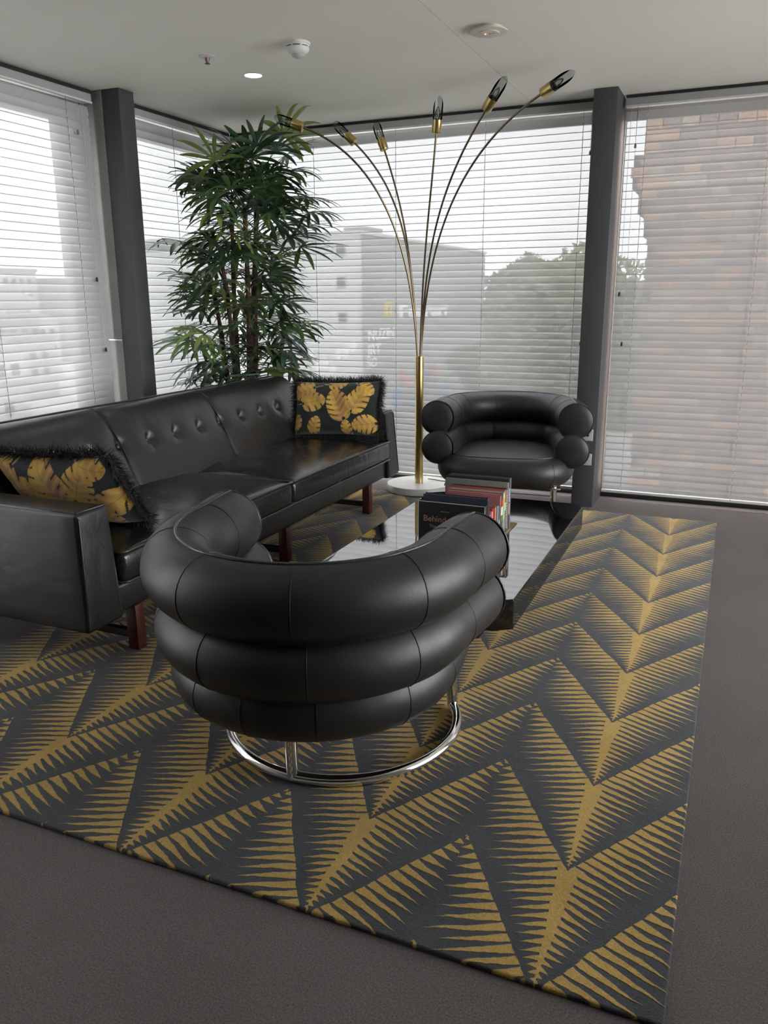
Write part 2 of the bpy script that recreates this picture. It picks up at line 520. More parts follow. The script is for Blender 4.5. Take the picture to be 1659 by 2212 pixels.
# columns
def column(name, lo, hi, label, m):
    o = bevbox(name, lo, hi, m, bev=0.004)
    return tag(o, label, 'column')
col_r = column('steel_column', (-0.874, 5.05, 0.0), (-0.739, 5.37, CEIL), 'charcoal painted column behind the far tub chair', M['column'])
col_l = column('steel_column', (-3.395, 3.915, 0.0), (-3.272, 4.040, CEIL), 'charcoal painted column behind the long sofa', M['column'])
pier = empty('wall_pier', (-3.46, 3.96, 0)); tag(pier, 'light grey patched pier between left blind and column', 'pier')
bevbox('pier_body', (-0.16, -0.045, 0.0), (0.064, 0.075, 1.055), M['greypaint'], pier, bev=0.004)
bevbox('pier_body', (-0.16, -0.050, 1.063), (0.066, 0.075, CEIL - 0.004), M['greypaint'], pier, bev=0.004)
bevbox('joint', (-0.15, -0.044, 1.050), (0.060, 0.070, 1.066), M['white'], pier, bev=0)

# double power outlets on the right column
def outlet(x0, x1, z0, z1, label, holes):
    r = empty('power_outlet', ((x0 + x1) / 2, 5.05, (z0 + z1) / 2)); tag(r, label, 'outlet')
    hx, hz = (x1 - x0) / 2, (z1 - z0) / 2
    bevbox('plate', (-hx, -0.012, -hz), (hx, 0.0, hz), mat('outlet_plate', (0.42, 0.42, 0.40), 0.4), r, bev=0.003)
    for hxp in holes:
        v, f = lathevf([(0.009, 0.0), (0.009, 0.003), (0.006, 0.003)], 14)
        o = mesh('socket', [(p[0] + hxp, -0.012 - p[2], p[1]) for p in v], [q[::-1] for q in f], M['black'], r)
outlet(-0.86, -0.760, 0.425, 0.496, 'grey socket plate on the column, upper of two', (0.018, -0.03))
outlet(-0.86, -0.760, 0.270, 0.343, 'grey socket plate on the column, lower of two', (0.008, -0.035))

# ------------------------------------------------------------------ venetian blinds
PITCH = 0.0435
def slat_mesh(length):
    W_, n = 0.0507, 5
    tilt = math.radians(80)
    V = []; F = []
    for i in range(n + 1):
        s = (i / n - 0.5) * W_
        bow = 0.0024 * (1 - (2 * i / n - 1) ** 2)
        # local: y across (towards the room is -y), z up ; upper edge leans to the glass
        yy = s * math.cos(tilt) - bow * math.sin(tilt)
        zz = s * math.sin(tilt) + bow * math.cos(tilt)
        for xx in (-length / 2, length / 2):
            V.append((xx, yy, zz))
    for i in range(n):
        F.append((2 * i, 2 * i + 1, 2 * i + 3, 2 * i + 2))
    me = bpy.data.meshes.new('slat')
    me.from_pydata(V, [], F)
    me.materials.append(M['slat'])
    me.polygons.foreach_set('use_smooth', [True] * len(me.polygons))
    return me

def blind(axis, fixed, a0, a1, label, ladders, cords, ztop=2.36, zbot=0.062, z_first=None):
    L_ = a1 - a0
    if axis == 'x':
        root = empty('venetian_blind', ((a0 + a1) / 2, fixed, 0), 0)
        conv = lambda a: a - (a0 + a1) / 2
    else:
        root = empty('venetian_blind', (fixed, (a0 + a1) / 2, 0), math.pi / 2)
        conv = lambda a: a - (a0 + a1) / 2
    tag(root, label, 'blind', 'slatted blinds in the window bays')
    h = L_ / 2
    bevbox('head_rail', (-h, -0.03, ztop), (h, 0.03, ztop + 0.046), M['rail'], root, bev=0.003)
    bevbox('gap_shade_strip', (-h, -0.022, ztop + 0.046), (h, 0.03, CEIL - 0.002), M['sill_and_gap'], root, bev=0)  # black strip stands in for the shadow line above the head rail
    bevbox('rail_lip', (-h, -0.034, ztop - 0.004), (h, -0.026, ztop + 0.006), M['white'], root, bev=0.001)
    bevbox('bottom_rail', (-h, -0.014, zbot - 0.012), (h, 0.014, zbot + 0.006), M['white'], root, bev=0.003)
    sm = slat_mesh(L_ - 0.01)
    z = zbot + 0.033
    k = 0
    while z < ztop - 0.01:
        o = bpy.data.objects.new('slat', sm); link(o, root)
        o.location = (0, 0, z)
        o.rotation_euler = (math.radians(((k * 7919) % 11 - 5) * 0.25), 0, 0)
        z += PITCH; k += 1
    for a in ladders:
        m_ = MB()
        xx = conv(a)
        zz = zbot; i = 0
        # ladder string, a short slanted stitch over each slat
        m_.add(*boxvf((xx - 0.0012, -0.0165, zbot), (xx + 0.0012, -0.0145, ztop)))
        lc = m_.build('ladder_cord', M['cordgrey'], root)
        m_ = MB(); zz = zbot + 0.033
        while zz < ztop - 0.02:
            m_.add([(xx - 0.004, -0.0172, zz - 0.016), (xx - 0.0015, -0.0172, zz - 0.016), (xx + 0.004, -0.0172, zz + 0.008), (xx + 0.0015, -0.0172, zz + 0.008)], [(0, 1, 2, 3)])
            zz += PITCH
        m_.build('rung_stitches', M['white'], lc)
    for (a, zend) in cords:
        xx = conv(a)
        m_ = MB(); m_.add(*boxvf((xx - 0.001, -0.026, zend), (xx + 0.001, -0.024, ztop)))
        cdo = m_.build('pull_cord', M['cord'], root)
        v, f = lathevf([(0.002, 0.0), (0.006, -0.006), (0.0075, -0.022), (0.007, -0.026), (0.002, -0.026)], 12, (xx, -0.025, zend))
        mesh('tassel', v, [q[::-1] for q in f], M['black'] if zend < 1.9 else M['greypaint'], cdo, auto=40)
    return root
blind('x', WY, -3.455, -0.885, 'wide slatted blind behind the brass lamp', (-2.79, -2.18, -1.57, -0.965), ((-0.915, 2.14), (-0.91, 1.02)))
blind('x', WY, -0.725, 1.90, 'slatted blind in front of the brick wall', (-0.60, 0.06, 0.70, 1.35), ((-0.655, 2.16), (-0.69, 1.32), (-0.655, 1.02)))
blind('y', WX, 1.10, 3.885, 'slatted blind at far left behind the sofa', (3.70, 3.08, 2.45, 1.85), ((3.80, 1.42), (3.82, 1.02), (3.76, 2.20)), ztop=2.355)  # stops short out of view; open gap added to let in more daylight
blind('y', WX, 4.055, 5.262, 'slatted blind in the corner behind the palm', (4.62, 5.1), ((5.0, 0.95),), ztop=2.355)

# ------------------------------------------------------------------ ceiling fittings
r = empty('smoke_detector', (-1.976, 3.617, CEIL)); tag(r, 'white domed smoke detector on the ceiling', 'smoke detector')
lathe('mounting_plate', [(0.056, 0.0), (0.058, -0.004), (0.057, -0.010), (0.054, -0.011)], M['white'], r, 40)
lathe('housing', [(0.054, -0.010), (0.054, -0.020), (0.050, -0.034), (0.040, -0.044), (0.030, -0.050)], M['white'], r, 40)
lathe('lens', [(0.031, -0.048), (0.027, -0.056), (0.016, -0.062), (0.004, -0.064)], mat('detector_lens', (0.5, 0.5, 0.48), 0.15), r, 24)
for a0 in range(0, 360, 45):
    V = []
    for j in range(5):
        a = math.radians(a0 + 4 + j * 9)
        for zz, rr in ((-0.019, 0.0548), (-0.0225, 0.0542)):
            V.append((rr * math.cos(a), rr * math.sin(a), zz))
    mesh('vent_slot', V, [(2 * j, 2 * j + 1, 2 * j + 3, 2 * j + 2) for j in range(4)], M['black'], r)

r = empty('fire_sprinkler', (-2.481, 3.628, CEIL)); tag(r, 'small fire sprinkler head in a white ceiling rosette', 'sprinkler')
lathe('rosette', [(0.040, 0.0), (0.040, -0.002), (0.030, -0.006), (0.016, -0.006)], M['white'], r, 32)
tube('sprinkler_body', [(0, 0, 0), (0, 0, -0.018), (0, 0, -0.03)], [0.012, 0.010, 0.004], mat('sprinkler_metal', (0.25, 0.17, 0.15), 0.4, metal=0.6), r, 12)
lathe('deflector', [(0.012, -0.030), (0.014, -0.032), (0.012, -0.033)], mat('deflector_metal', (0.2, 0.14, 0.13), 0.4, metal=0.6), r, 16)

r = empty('downlight', (-2.459, 4.007, CEIL)); tag(r, 'lit round downlight in the ceiling', 'downlight')
lathe('trim_ring', [(0.050, 0.0), (0.052, -0.002), (0.046, -0.004), (0.044, -0.001)], M['white'], r, 36)
lathe('lens', [(0.045, -0.0015), (0.040, -0.003), (0.002, -0.003)], emit('downlight_glow', (1.0, 0.98, 0.93), 12.0), r, 36)
ld = bpy.data.lights.new('downlight_lamp', 'SPOT'); ld.energy = 6; ld.spot_size = math.radians(110); ld.spot_blend = 0.6; ld.shadow_soft_size = 0.04
ld.color = (1, 0.96, 0.9)
lo = bpy.data.objects.new('downlight_lamp', ld); link(lo, r); lo.location = (0, 0, -0.01)

r = empty('ceiling_sensor', (-1.119, 3.776, CEIL)); tag(r, 'cream round ceiling plate with a tiny red light', 'ceiling fitting')
sensor = lathe('plate', [(0.060, 0.0), (0.060, -0.012), (0.080, -0.013), (0.081, -0.018), (0.074, -0.020)], mat('cream_plastic', (0.62, 0.58, 0.50), 0.5), r, 44)
lathe('cover', [(0.046, -0.0195), (0.045, -0.023), (0.040, -0.0235)], mat('cream_plastic_inner', (0.60, 0.56, 0.48), 0.5), r, 36)
lathe('indicator_light', [(0.003, -0.0235), (0.003, -0.0255), (0.001, -0.026)], emit('red_led', (1.0, 0.12, 0.06), 8.0), r, 12, (-0.014, -0.004, 0))
bevbox('slot', (0.0, -0.002, -0.0245), (0.010, 0.002, -0.0235), M['greypaint'], r, bev=0)
bevbox('slot', (0.014, -0.002, -0.0245), (0.024, 0.002, -0.0235), M['greypaint'], r, bev=0)

# ================================================================== rug
rug = bevbox('palm_leaf_rug', (RUG_X0, 0, 0.0), (0.0, RUG_Y1 - RUG_Y0, 0.013), M['rug'], bev=0.005, seg=3)
rug.location = (0, RUG_Y0, 0.0)
tag(rug, 'charcoal rug with gold feathered palm frond pattern', 'rug')
RZ = 0.013

# ================================================================== sofa
sofa = empty('leather_sofa', (-2.42, 3.355, 0.0)); tag(sofa, 'long black leather sofa with buttoned back and wooden legs', 'sofa')
SO = Vector((-2.42, 3.355, 0.0))
def S(p): return (p[0] - SO.x, p[1] - SO.y, p[2] - SO.z)
def smesh(name, v, f, m, parent=sofa, **k): return mesh(name, [S(p) for p in v], f, m, parent, **k)

v, f = roundbox((-2.84, 2.10, 0.185), (-1.965, 4.61, 0.305), 0.022, (6, 20, 2))
smesh('base', v, f, M['sofa'], smooth=True)

def arm_shape(sign):
    def fn(q, n):
        q = q.copy()
        # slight batter: the outside leans in towards the top
        t = (q[2] - 0.18) / 0.42
        if n[1] * sign > 0: q[1] -= sign * 0.028 * t
        q[0] -= 0.030 * t * max(0.0, n[0])
        return q
    return fn
for sgn, y0, y1 in ((-1, 1.945, 2.128), (1, 4.590, 4.770)):
    v, f = roundbox((-2.72, y0, 0.18), (-1.945, y1, 0.60), 0.016, (10, 4, 8), arm_shape(sgn))
    am = smesh('armrest', v, f, M['sofa'], smooth=True)
    yo = (y0 + 0.040) if sgn < 0 else (y1 - 0.040)
    yi = (y1 - 0.012) if sgn < 0 else (y0 + 0.012)
    zt = 0.598
    xf = -1.985
    yb = (y0 + 0.010) if sgn < 0 else (y1 - 0.010)
    # piping along the outer top edge and down the front corners
    pth = [(-2.70, yo, zt), (-2.3, yo, zt), (xf + 0.002, yo, zt - 0.002), (xf + 0.010, yo - sgn * -0.002, zt - 0.02), (-1.949, yb, 0.20)]
    tb = tubevf([S(p) for p in pth], 0.0045, 8); mesh('piping', *tb, M['piping'], am, auto=60)
    pth = [(xf - 0.004, yo, zt + 0.002), (xf - 0.004, yi, zt + 0.002), (xf + 0.004, yi - sgn * 0.0, zt - 0.012), (-1.949, yi, 0.20)]
    tb = tubevf([S(p) for p in pth], 0.0045, 8); mesh('piping', *tb, M['piping'], am, auto=60)
    # vertical seam on the outer side
    ys0 = y0 if sgn < 0 else y1
    pth = [(-2.39, ys0 - sgn * 0.0006, 0.20), (-2.39, ys0 - sgn * 0.026, 0.585)]
    tb = tubevf([S(p) for p in pth], 0.0022, 6); mesh('seam', *tb, M['seam'], am, auto=60)

# seat cushions
def seat_shape(q, n):
    q = q.copy()
    a = max(0.0, 1 - n[0] ** 4); b_ = max(0.0, 1 - n[1] ** 4)
    if n[2] > 0.2:
        q[2] += 0.026 * a * b_ * min(1, (n[2] - 0.2) / 0.5)
        q[2] += 0.0035 * math.sin(q[1] * 23 + 3 * math.sin(q[0] * 9)) * a * b_
        q[2] -= 0.012 * abs(n[1]) ** 6 * abs(n[0]) ** 2
    if n[0] > 0.2:
        q[0] += 0.014 * (1 - n[2] ** 2) * b_ * min(1, (n[0] - 0.2) / 0.6)
    return q
for y0, y1 in ((2.130, 3.358), (3.362, 4.588)):
    v, f = roundbox((-2.62, y0, 0.300), (-1.935, y1, 0.430), 0.024, (18, 30, 3), seat_shape)
    cu = smesh('seat_cushion', v, f, M['seatleather'], smooth=True)
    for zz in (0.424, 0.312):
        pth = []
        x0_, x1_, r_ = -2.60, -1.932, 0.022
        cs = [(x1_ - r_, y0 + r_, -90, 0), (x1_ - r_, y1 - r_, 0, 90), (x0_ + r_, y1 - r_, 90, 180), (x0_ + r_, y0 + r_, 180, 270)]
        for cx_, cy_, a0, a1 in cs:
            for j in range(6):
                a = math.radians(a0 + (a1 - a0) * j / 5)
                pth.append((cx_ + r_ * math.cos(a), cy_ + r_ * math.sin(a), zz))
        # crown along the front edge
        full = []
        for i in range(len(pth)):
            p, q = Vector(pth[i]), Vector(pth[(i + 1) % len(pth)])
            m_ = max(1, int((q - p).length / 0.06))
            for j in range(m_): full.append(p.lerp(q, j / m_))
        out = []
        for p in full:
            nb = 2 * (p.y - y0) / (y1 - y0) - 1
            na = 2 * (p.x + 2.62) / (0.685) - 1
            b_ = max(0, 1 - nb ** 4); a_ = max(0, 1 - na ** 4)
            dz = (0.024 * a_ * b_ + 0.006 * b_) if zz > 0.4 else 0
            out.append((p.x + (0.007 * b_ if na > 0.5 else 0), p.y, p.z + dz))
        tb = tubevf([S(p) for p in out], 0.0058, 8, closed=True)
        mesh('piping', *tb, M['piping'], cu, auto=60)

# buttoned back
prof = [(-2.475, 0.395), (-2.505, 0.45), (-2.545, 0.53), (-2.590, 0.625), (-2.640, 0.705), (-2.690, 0.765), (-2.745, 0.797), (-2.800, 0.790),
        (-2.845, 0.752), (-2.868, 0.66), (-2.880, 0.50), (-2.885, 0.34), (-2.885, 0.20)]
pc = catmull(prof, 64)
BY0, BY1 = 2.02, 4.70
NB = 300
btn_y = [2.924 + 0.2035 * k for k in range(-3, 8)]
seam_y = [2.924, 3.738]
cxz = np.array([-2.72, 0.55])
V = []; F = []
pts = np.array(pc)
nrm = []
for i in range(len(pts)):
    a = pts[max(0, i - 1)]; b_ = pts[min(len(pts) - 1, i + 1)]
    t = (b_ - a) / np.linalg.norm(b_ - a)
    nrm.append(np.array([-t[1], t[0]]) * -1)
nrm = np.array(nrm)          # outwards (towards the seat at the front)
btn_xz = np.array([-2.597, 0.637])
for j in range(NB + 1):
    y = BY0 + (BY1 - BY0) * j / NB
    e = min(y - BY0, BY1 - y)
    k = 1.0 if e > 0.07 else math.sqrt(max(0.0, 1 - (1 - e / 0.07) ** 2))
    kk = 0.84 + 0.16 * k
    # panel puff
    edges = [BY0] + seam_y + [BY1]
    pf = 0
    for a, b_ in zip(edges[:-1], edges[1:]):
        if a <= y <= b_: pf = max(0.0, 1 - (2 * (y - a) / (b_ - a) - 1) ** 4)
    for i in range(len(pts)):
        p = cxz + (pts[i] - cxz) * np.array([0.72 + 0.28 * k, kk])
        d = 0.0
        if i < 34:
            for by in btn_y:
                dy = y - by
                if abs(dy) < 0.2:
                    rr = dy * dy + (pts[i][0] - btn_xz[0]) ** 2 + (pts[i][1] - btn_xz[1]) ** 2
                    d -= 0.026 * math.exp(-rr / 0.022 ** 2) + 0.010 * math.exp(-rr / 0.060 ** 2)
            for sy in seam_y:
                d -= 0.008 * math.exp(-((y - sy) / 0.007) ** 2) + 0.004 * math.exp(-((y - sy) / 0.03) ** 2)
            d += 0.010 * pf * math.sin(math.pi * min(1, i / 33))
        p = p + nrm[i] * d
        V.append((p[0], y, p[1]))
n_ = len(pts)
for j in range(NB):
    for i in range(n_ - 1):
        F.append((j * n_ + i, j * n_ + i + 1, (j + 1) * n_ + i + 1, (j + 1) * n_ + i))
F.append(tuple(range(n_))[::-1]); F.append(tuple(NB * n_ + i for i in range(n_)))
back = smesh('backrest', V, F, M['sofa'], smooth=True)
for by in btn_y:
    v, f = lathevf([(0.004, -0.004), (0.0125, -0.002), (0.0125, 0.002), (0.009, 0.006), (0.003, 0.0078)], 16)
    rot = Matrix.Rotation(math.radians(62), 3, 'Y')
    c_ = Vector((-2.620, by, 0.628))
    mesh('button', [S(rot @ Vector(p) + c_) for p in v], f, M['piping'], back, auto=60)
for sy in seam_y:
    pth = [(pts[i][0] + nrm[i][0] * -0.009, sy + 0.006, pts[i][1] + nrm[i][1] * -0.009) for i in range(2, 36)]
    tb = tubevf([S(p) for p in pth], 0.0030, 6); mesh('seam', *tb, M['seam'], back, auto=60)
# cord along the top rear edge
pth = [(-2.80 , BY0 + 0.06 + (BY1 - BY0 - 0.12) * j / 40, 0.7985) for j in range(41)]
tb = tubevf([S(p) for p in pth], 0.005, 8); mesh('piping', *tb, M['piping'], back, auto=60)

# legs with stretchers
for ly in (2.225, 3.345, 4.345):
    for lx in (-1.985, -2.755):
        z0 = RZ if lx > RUG_X0 else 0.0
        bevbox('leg', S((lx - 0.024, ly - 0.024, z0)), S((lx + 0.024, ly + 0.024, 0.192)), M['wood'], sofa, bev=0.003)
    bevbox('stretcher', S((-2.735, ly - 0.014, 0.055)), S((-2.005, ly + 0.014, 0.085)), M['darkwood'], sofa, bev=0.003)

# ================================================================== tub chairs
def make_tub():
    root = empty('tub_chair', (0, 0, 0))
    def upath(R, Ls, n=48, z=0.0):
        FL = 0.115
        p = [(-R - FL * Ls * (1 - j / 5) ** 1.3, Ls - (Ls) * j / 5, z) for j in range(5)]
        p += [(R * math.cos(math.radians(180 + 180 * j / n)), R * math.sin(math.radians(180 + 180 * j / n)), z) for j in range(n + 1)]
        p += [(R + FL * Ls * ((j + 1) / 5) ** 1.3, Ls * (j + 1) / 5, z) for j in range(5)]
        return p
    def arclen(p):
        s = [0]
        for a, b_ in zip(p[:-1], p[1:]): s.append(s[-1] + (Vector(b_) - Vector(a)).length)
        return s
    def roll(name, R, r, z, Ls, seams, pipe):
        p = upath(R, Ls, 48, z)
        m = len(p)
        s = arclen(p); tot = s[-1]
        # ends: slightly drawn in before the flat cap
        rad = []
        for si in s:
            e = min(si, tot - si)
            rad.append(r * (0.96 + 0.04 * min(1, (e / 0.04)) ** 0.5) * (1.0 + 0.08 * max(0.0, 1 - e / 0.45)))
        v, f = tubevf(p, rad, 28, caps=False)
        o = mesh(name, v, f, M['leather'], root, smooth=True)
        for end in (0, 1):
            c_ = Vector(p[0] if end == 0 else p[-1]); rr = rad[0]
            cv = []; cf = []
            n = 28; rings = [(1.0, 0.0), (0.93, 0.006), (0.6, 0.013), (0.25, 0.016)]
            for fr_, dd in rings:
                for k in range(n):
                    a = 2 * math.pi * k / n
                    cv.append((c_.x + rr * fr_ * math.cos(a), c_.y + dd, c_.z + rr * fr_ * math.sin(a)))
            for i in range(len(rings) - 1):
                for k in range(n):
                    l = (k + 1) % n
                    cf.append((i * n + l, i * n + k, (i + 1) * n + k, (i + 1) * n + l))
            cf.append(tuple((len(rings) - 1) * n + k for k in range(n)))
            cap = mesh('end_cap', cv, cf, M['leather'], o, auto=70)
            ring = [(c_.x + rr * 1.0 * math.cos(2 * math.pi * k / n), c_.y + 0.001, c_.z + rr * 1.0 * math.sin(2 * math.pi * k / n)) for k in range(n)]
            tb = tubevf(ring, 0.0035, 6, closed=True); mesh('piping', *tb, M['piping'], o, auto=60)
        # cross seams
        for fr_ in seams:
            tgt = fr_ * tot
            i = min(range(m), key=lambda q: abs(s[q] - tgt))
            a = Vector(p[max(0, i - 1)]); b_ = Vector(p[min(m - 1, i + 1)])
            T = (b_ - a).normalized(); B = T.cross(Vector((0, 0, 1)))
            ring = [Vector(p[i]) + (B * math.cos(2 * math.pi * k / 28) + Vector((0, 0, 1)) * math.sin(2 * math.pi * k / 28)) * rad[i] for k in range(28)]
            tb = tubevf(ring, 0.0016, 6, closed=True); mesh('seam', *tb, M['seam'], o, auto=60)
        if pipe:
            pp = [(q[0], q[1], q[2] + ra * 0.995) for q, ra in zip(p, rad)]
            tb = tubevf(pp, 0.0045, 8); mesh('piping', *tb, M['piping'], o, auto=60)
        return o
    roll('upper_roll', 0.368, 0.0960, 0.602, 0.215, (0.10, 0.26, 0.42, 0.58, 0.74, 0.90), True)
    roll('lower_roll', 0.350, 0.0910, 0.437, 0.27, (0.13, 0.30, 0.44, 0.58, 0.72, 0.88), False)
    # seat: a fat squab, round at the back and squarer in front
    n = 72
    def outline(a):
        c_, s_ = math.cos(a), math.sin(a)
        e = 2.0 if s_ < 0 else 3.6
        k = (abs(c_) ** e + abs(s_) ** e) ** (-1.0 / e)
        return Vector((0.318 * k * c_, 0.318 * k * s_ * (1.0 if s_ < 0 else 1.06), 0))
    prof = []
    r_ = 0.088; zc = 0.3140
    for j in range(15):
        b_ = math.radians(-90 + 180 * j / 14)
        prof.append((r_ * math.cos(b_), zc + r_ * math.sin(b_)))
    V = []; F = []
    ctr = [Vector((0, 0.0, 0))]
    rings = [(-0.20, prof[0][1] + 0.004), (-0.08, prof[0][1] + 0.001)] + prof + [(-0.05, prof[-1][1] + 0.006), (-0.14, prof[-1][1] + 0.012), (-0.25, prof[-1][1] + 0.014)]
    for off, z in rings:
        for k in range(n):
            p = outline(2 * math.pi * k / n)
            q = p + p.normalized() * off
            V.append((q.x, q.y, z))
    for i in range(len(rings) - 1):
        for k in range(n):
            l = (k + 1) % n
            F.append((i * n + k, i * n + l, (i + 1) * n + l, (i + 1) * n + k))
    F.append(tuple(range(n - 1, -1, -1))); F.append(tuple((len(rings) - 1) * n + k for k in range(n)))
    st = mesh('seat', V, F, M['leather'], root, smooth=True)
    ring = [outline(2 * math.pi * k / n) * 1.0 + outline(2 * math.pi * k / n).normalized() * 0.012 for k in range(n)]
    tb = tubevf([(q.x, q.y, zc + r_ * 0.995) for q in ring], 0.0045, 8, closed=True); mesh('piping', *tb, M['piping'], st, auto=60)
    for a in (-150, -115, -92, -65, -30, 0, 50, 130, 180):
        p = outline(math.radians(a)); d = p.normalized()
        pth = [p + d * (off) + Vector((0, 0, z)) for off, z in prof]
        tb = tubevf(pth, 0.0016, 6); mesh('seam', *tb, M['seam'], st, auto=60)
    # chrome base: an open hoop on the floor, two front legs and one at the back
    RC, cy = 0.352, 0.175
    hoop = []
    a0, a1 = -212, 32
    for j in range(57):
        a = math.radians(a0 + (a1 - a0) * j / 56)
        hoop.append((RC * math.cos(a), cy + RC * math.sin(a), 0.017))
    tube('base_hoop', hoop, 0.0165, M['chrome'], root, 14)
    for a in (a0, a1, -90):
        a_ = math.radians(a)
        x_, y_ = RC * math.cos(a_), cy + RC * math.sin(a_)
        tube('leg', [(x_, y_, 0.014), (x_ * 0.98, y_ - 0.004, 0.13), (x_ * 0.97, y_ - 0.008, 0.262)], 0.0175, M['chrome'], root, 14)
        bevbox('leg_bracket', (x_ - 0.028, y_ - 0.028, 0.236), (x_ + 0.028, y_ + 0.020, 0.246), M['chrome'], root, bev=0.002)
    return root
tub = make_tub()
tub.location = (-1.010, 1.860, RZ)
tub.rotation_euler = (0, 0, math.radians(2.3))
tag(tub, 'black leather roll tub chair in front, seen from behind', 'chair', 'pair of tub chairs at the table')
tub2 = copy_tree(tub)
tub2.location = (-1.215, 4.700, RZ)
tub2.rotation_euler = (0, 0, math.radians(180 + 11))
tag(tub2, 'black leather roll tub chair beside the column, facing us', 'chair', 'pair of tub chairs at the table')

# ================================================================== coffee table
tbl = empty('coffee_table', (-1.012, 3.21, RZ)); tag(tbl, 'low glossy black coffee table with clipped corners', 'table')
def clipped(lo, hi, c, z0, z1, bev=0.003):
    x0, y0 = lo; x1, y1 = hi
    P = [(x0 + c[0], y0), (x1 - c[0], y0), (x1, y0 + c[1]), (x1, y1 - c[1]), (x1 - c[0], y1), (x0 + c[0], y1), (x0, y1 - c[1]), (x0, y0 + c[1])]
    bm = bmesh.new()
    a = [bm.verts.new((x, y, z0)) for x, y in P]; b_ = [bm.verts.new((x, y, z1)) for x, y in P]
    bm.faces.new(a[::-1]); bm.faces.new(b_)
    for i in range(8): bm.faces.new((a[i], a[(i + 1) % 8], b_[(i + 1) % 8], b_[i]))
    bmesh.ops.bevel(bm, geom=bm.edges[:], offset=bev, segments=2, profile=0.5, affect='EDGES')
    return bm
bm = clipped((-0.400, -0.718), (0.400, 0.718), (0.062, 0.042), 0.175, 0.2835)
me = bpy.data.meshes.new('slab'); bm.to_mesh(me); bm.free(); me.materials.append(M['slab'])
link(bpy.data.objects.new('slab', me), tbl)
bm = clipped((-0.3985, -0.7165), (0.3985, 0.7165), (0.062, 0.042), 0.2830, 0.2870, 0.0012)
me = bpy.data.meshes.new('mirror_top'); bm.to_mesh(me); bm.free(); me.materials.append(M['tabletop'])
link(bpy.data.objects.new('mirror_top', me), tbl)
bm = clipped((-0.205, -0.44), (0.205, 0.44), (0.03, 0.03), 0.0, 0.176)
me = bpy.data.meshes.new('plinth'); bm.to_mesh(me); bm.free(); me.materials.append(M['lacq'])
link(bpy.data.objects.new('plinth', me), tbl)
TZ = RZ + 0.287

# ------------------------------------------------------------------ books in a brass tray
tray = empty('book_tray', (-0.985, 3.225, TZ)); tag(tray, 'flat brass tray under the row of books', 'tray')
bevbox('tray_plate', (-0.150, -0.235, 0.0), (0.150, 0.240, 0.004), M['brass'], tray, bev=0.001)
bevbox('tray_lip', (-0.150, -0.235, 0.004), (-0.146, 0.240, 0.014), M['brass'], tray, bev=0.001)
BZ = TZ + 0.004
bcol = {}
def bmat(c, r=0.55):
    k = tuple(c)
    if k not in bcol: bcol[k] = mat('cover_%d' % len(bcol), c, r)
    return bcol[k]
pages = mat('book_pages', (0.62, 0.58, 0.48), 0.8, noise=(200, 0.12))
pages_w = mat('book_pages_white', (0.74, 0.73, 0.70), 0.8)
ycur = 2.985
xsp = -0.850            # spine line
def book(th, ht, wd, col, label, spine=None, pg=None, bands=(), lettering=None, dx=0.0, cov=None):
    global ycur
    r = empty('book', (xsp + dx, ycur, BZ)); tag(r, label, 'book', 'books in the brass tray')
    c = bmat(col); sp = bmat(spine) if spine else c
    t = min(0.003, th * 0.2)
    bevbox('cover', (-wd, 0, 0), (0, t, ht), c, r, bev=0.0006)
    bevbox('cover', (-wd, th - t, 0), (0, th, ht), c, r, bev=0.0006)
    bevbox('spine', (-t, t * 0.5, 0), (0.0012, th - t * 0.5, ht), sp, r, bev=0.0008)
    bevbox('page_block', (-wd + 0.005, t, 0.004), (-t, th - t, ht - 0.005), pg or pages, r, bev=0)
    for (z0, z1, bc) in bands:
        bevbox('spine_band', (0.0010, t * 0.5, z0 * ht), (0.0017, th - t * 0.5, z1 * ht), bmat(bc), r, bev=0)
    if lettering:
        # small marks where the spine title stands
        m_ = MB(); z = lettering[1] * ht
        while z < lettering[2] * ht:
            hgt = random.uniform(0.004, 0.008)
            m_.add(*boxvf((0.0016, th * 0.25, z), (0.0021, th * random.uniform(0.6, 0.78), z + hgt)))
            z += hgt + random.uniform(0.002, 0.005)
        m_.build('spine_title', bmat(lettering[0]), r)
    ycur += th + 0.001
    return r
bk = book(0.024, 0.190, 0.285, (0.006, 0.006, 0.007), 'black book facing out with Behind on its cover', pg=pages_w)
Mtx = Matrix.Translation((-0.262, -0.0006, 0.106)) @ Matrix.Rotation(math.radians(90), 4, 'X')
text_mesh('cover_title', 'Behind the', 0.036, bmat((0.42, 0.22, 0.15)), bk, Mtx, 0.0003)
text_mesh('cover_subtitle', 'The', 0.019, bmat((0.30, 0.15, 0.10)), bk, Matrix.Translation((-0.236, -0.0006, 0.080)) @ Matrix.Rotation(math.radians(90), 4, 'X'), 0.0003)
m_ = MB()
for i in range(9): m_.add(*boxvf((-0.188 + i * 0.0042, -0.0006, 0.149), (-0.188 + i * 0.0042 + 0.0030, 0.0, 0.1525 + 0.001 * (i % 3 == 0))))
m_.build('cover_author', bmat((0.16, 0.16, 0.16)), bk)
for lo_, hi_ in (((-0.285, -0.0008, 0.187), (0.0, 0.0, 0.190)), ((-0.003, -0.0008, 0.0), (0.0, 0.0, 0.190)), ((-0.285, -0.0008, 0.0), (-0.2825, 0.0, 0.190))):
    bevbox('cover_edge', lo_, hi_, bmat((0.6, 0.6, 0.57)), bk, bev=0)
book(0.030, 0.213, 0.272, (0.018, 0.022, 0.045), 'dark navy book behind the black Behind book', spine=(0.02, 0.02, 0.025), pg=bmat((0.05, 0.055, 0.075)), bands=((0.0, 0.98, (0.012, 0.012, 0.014)),))
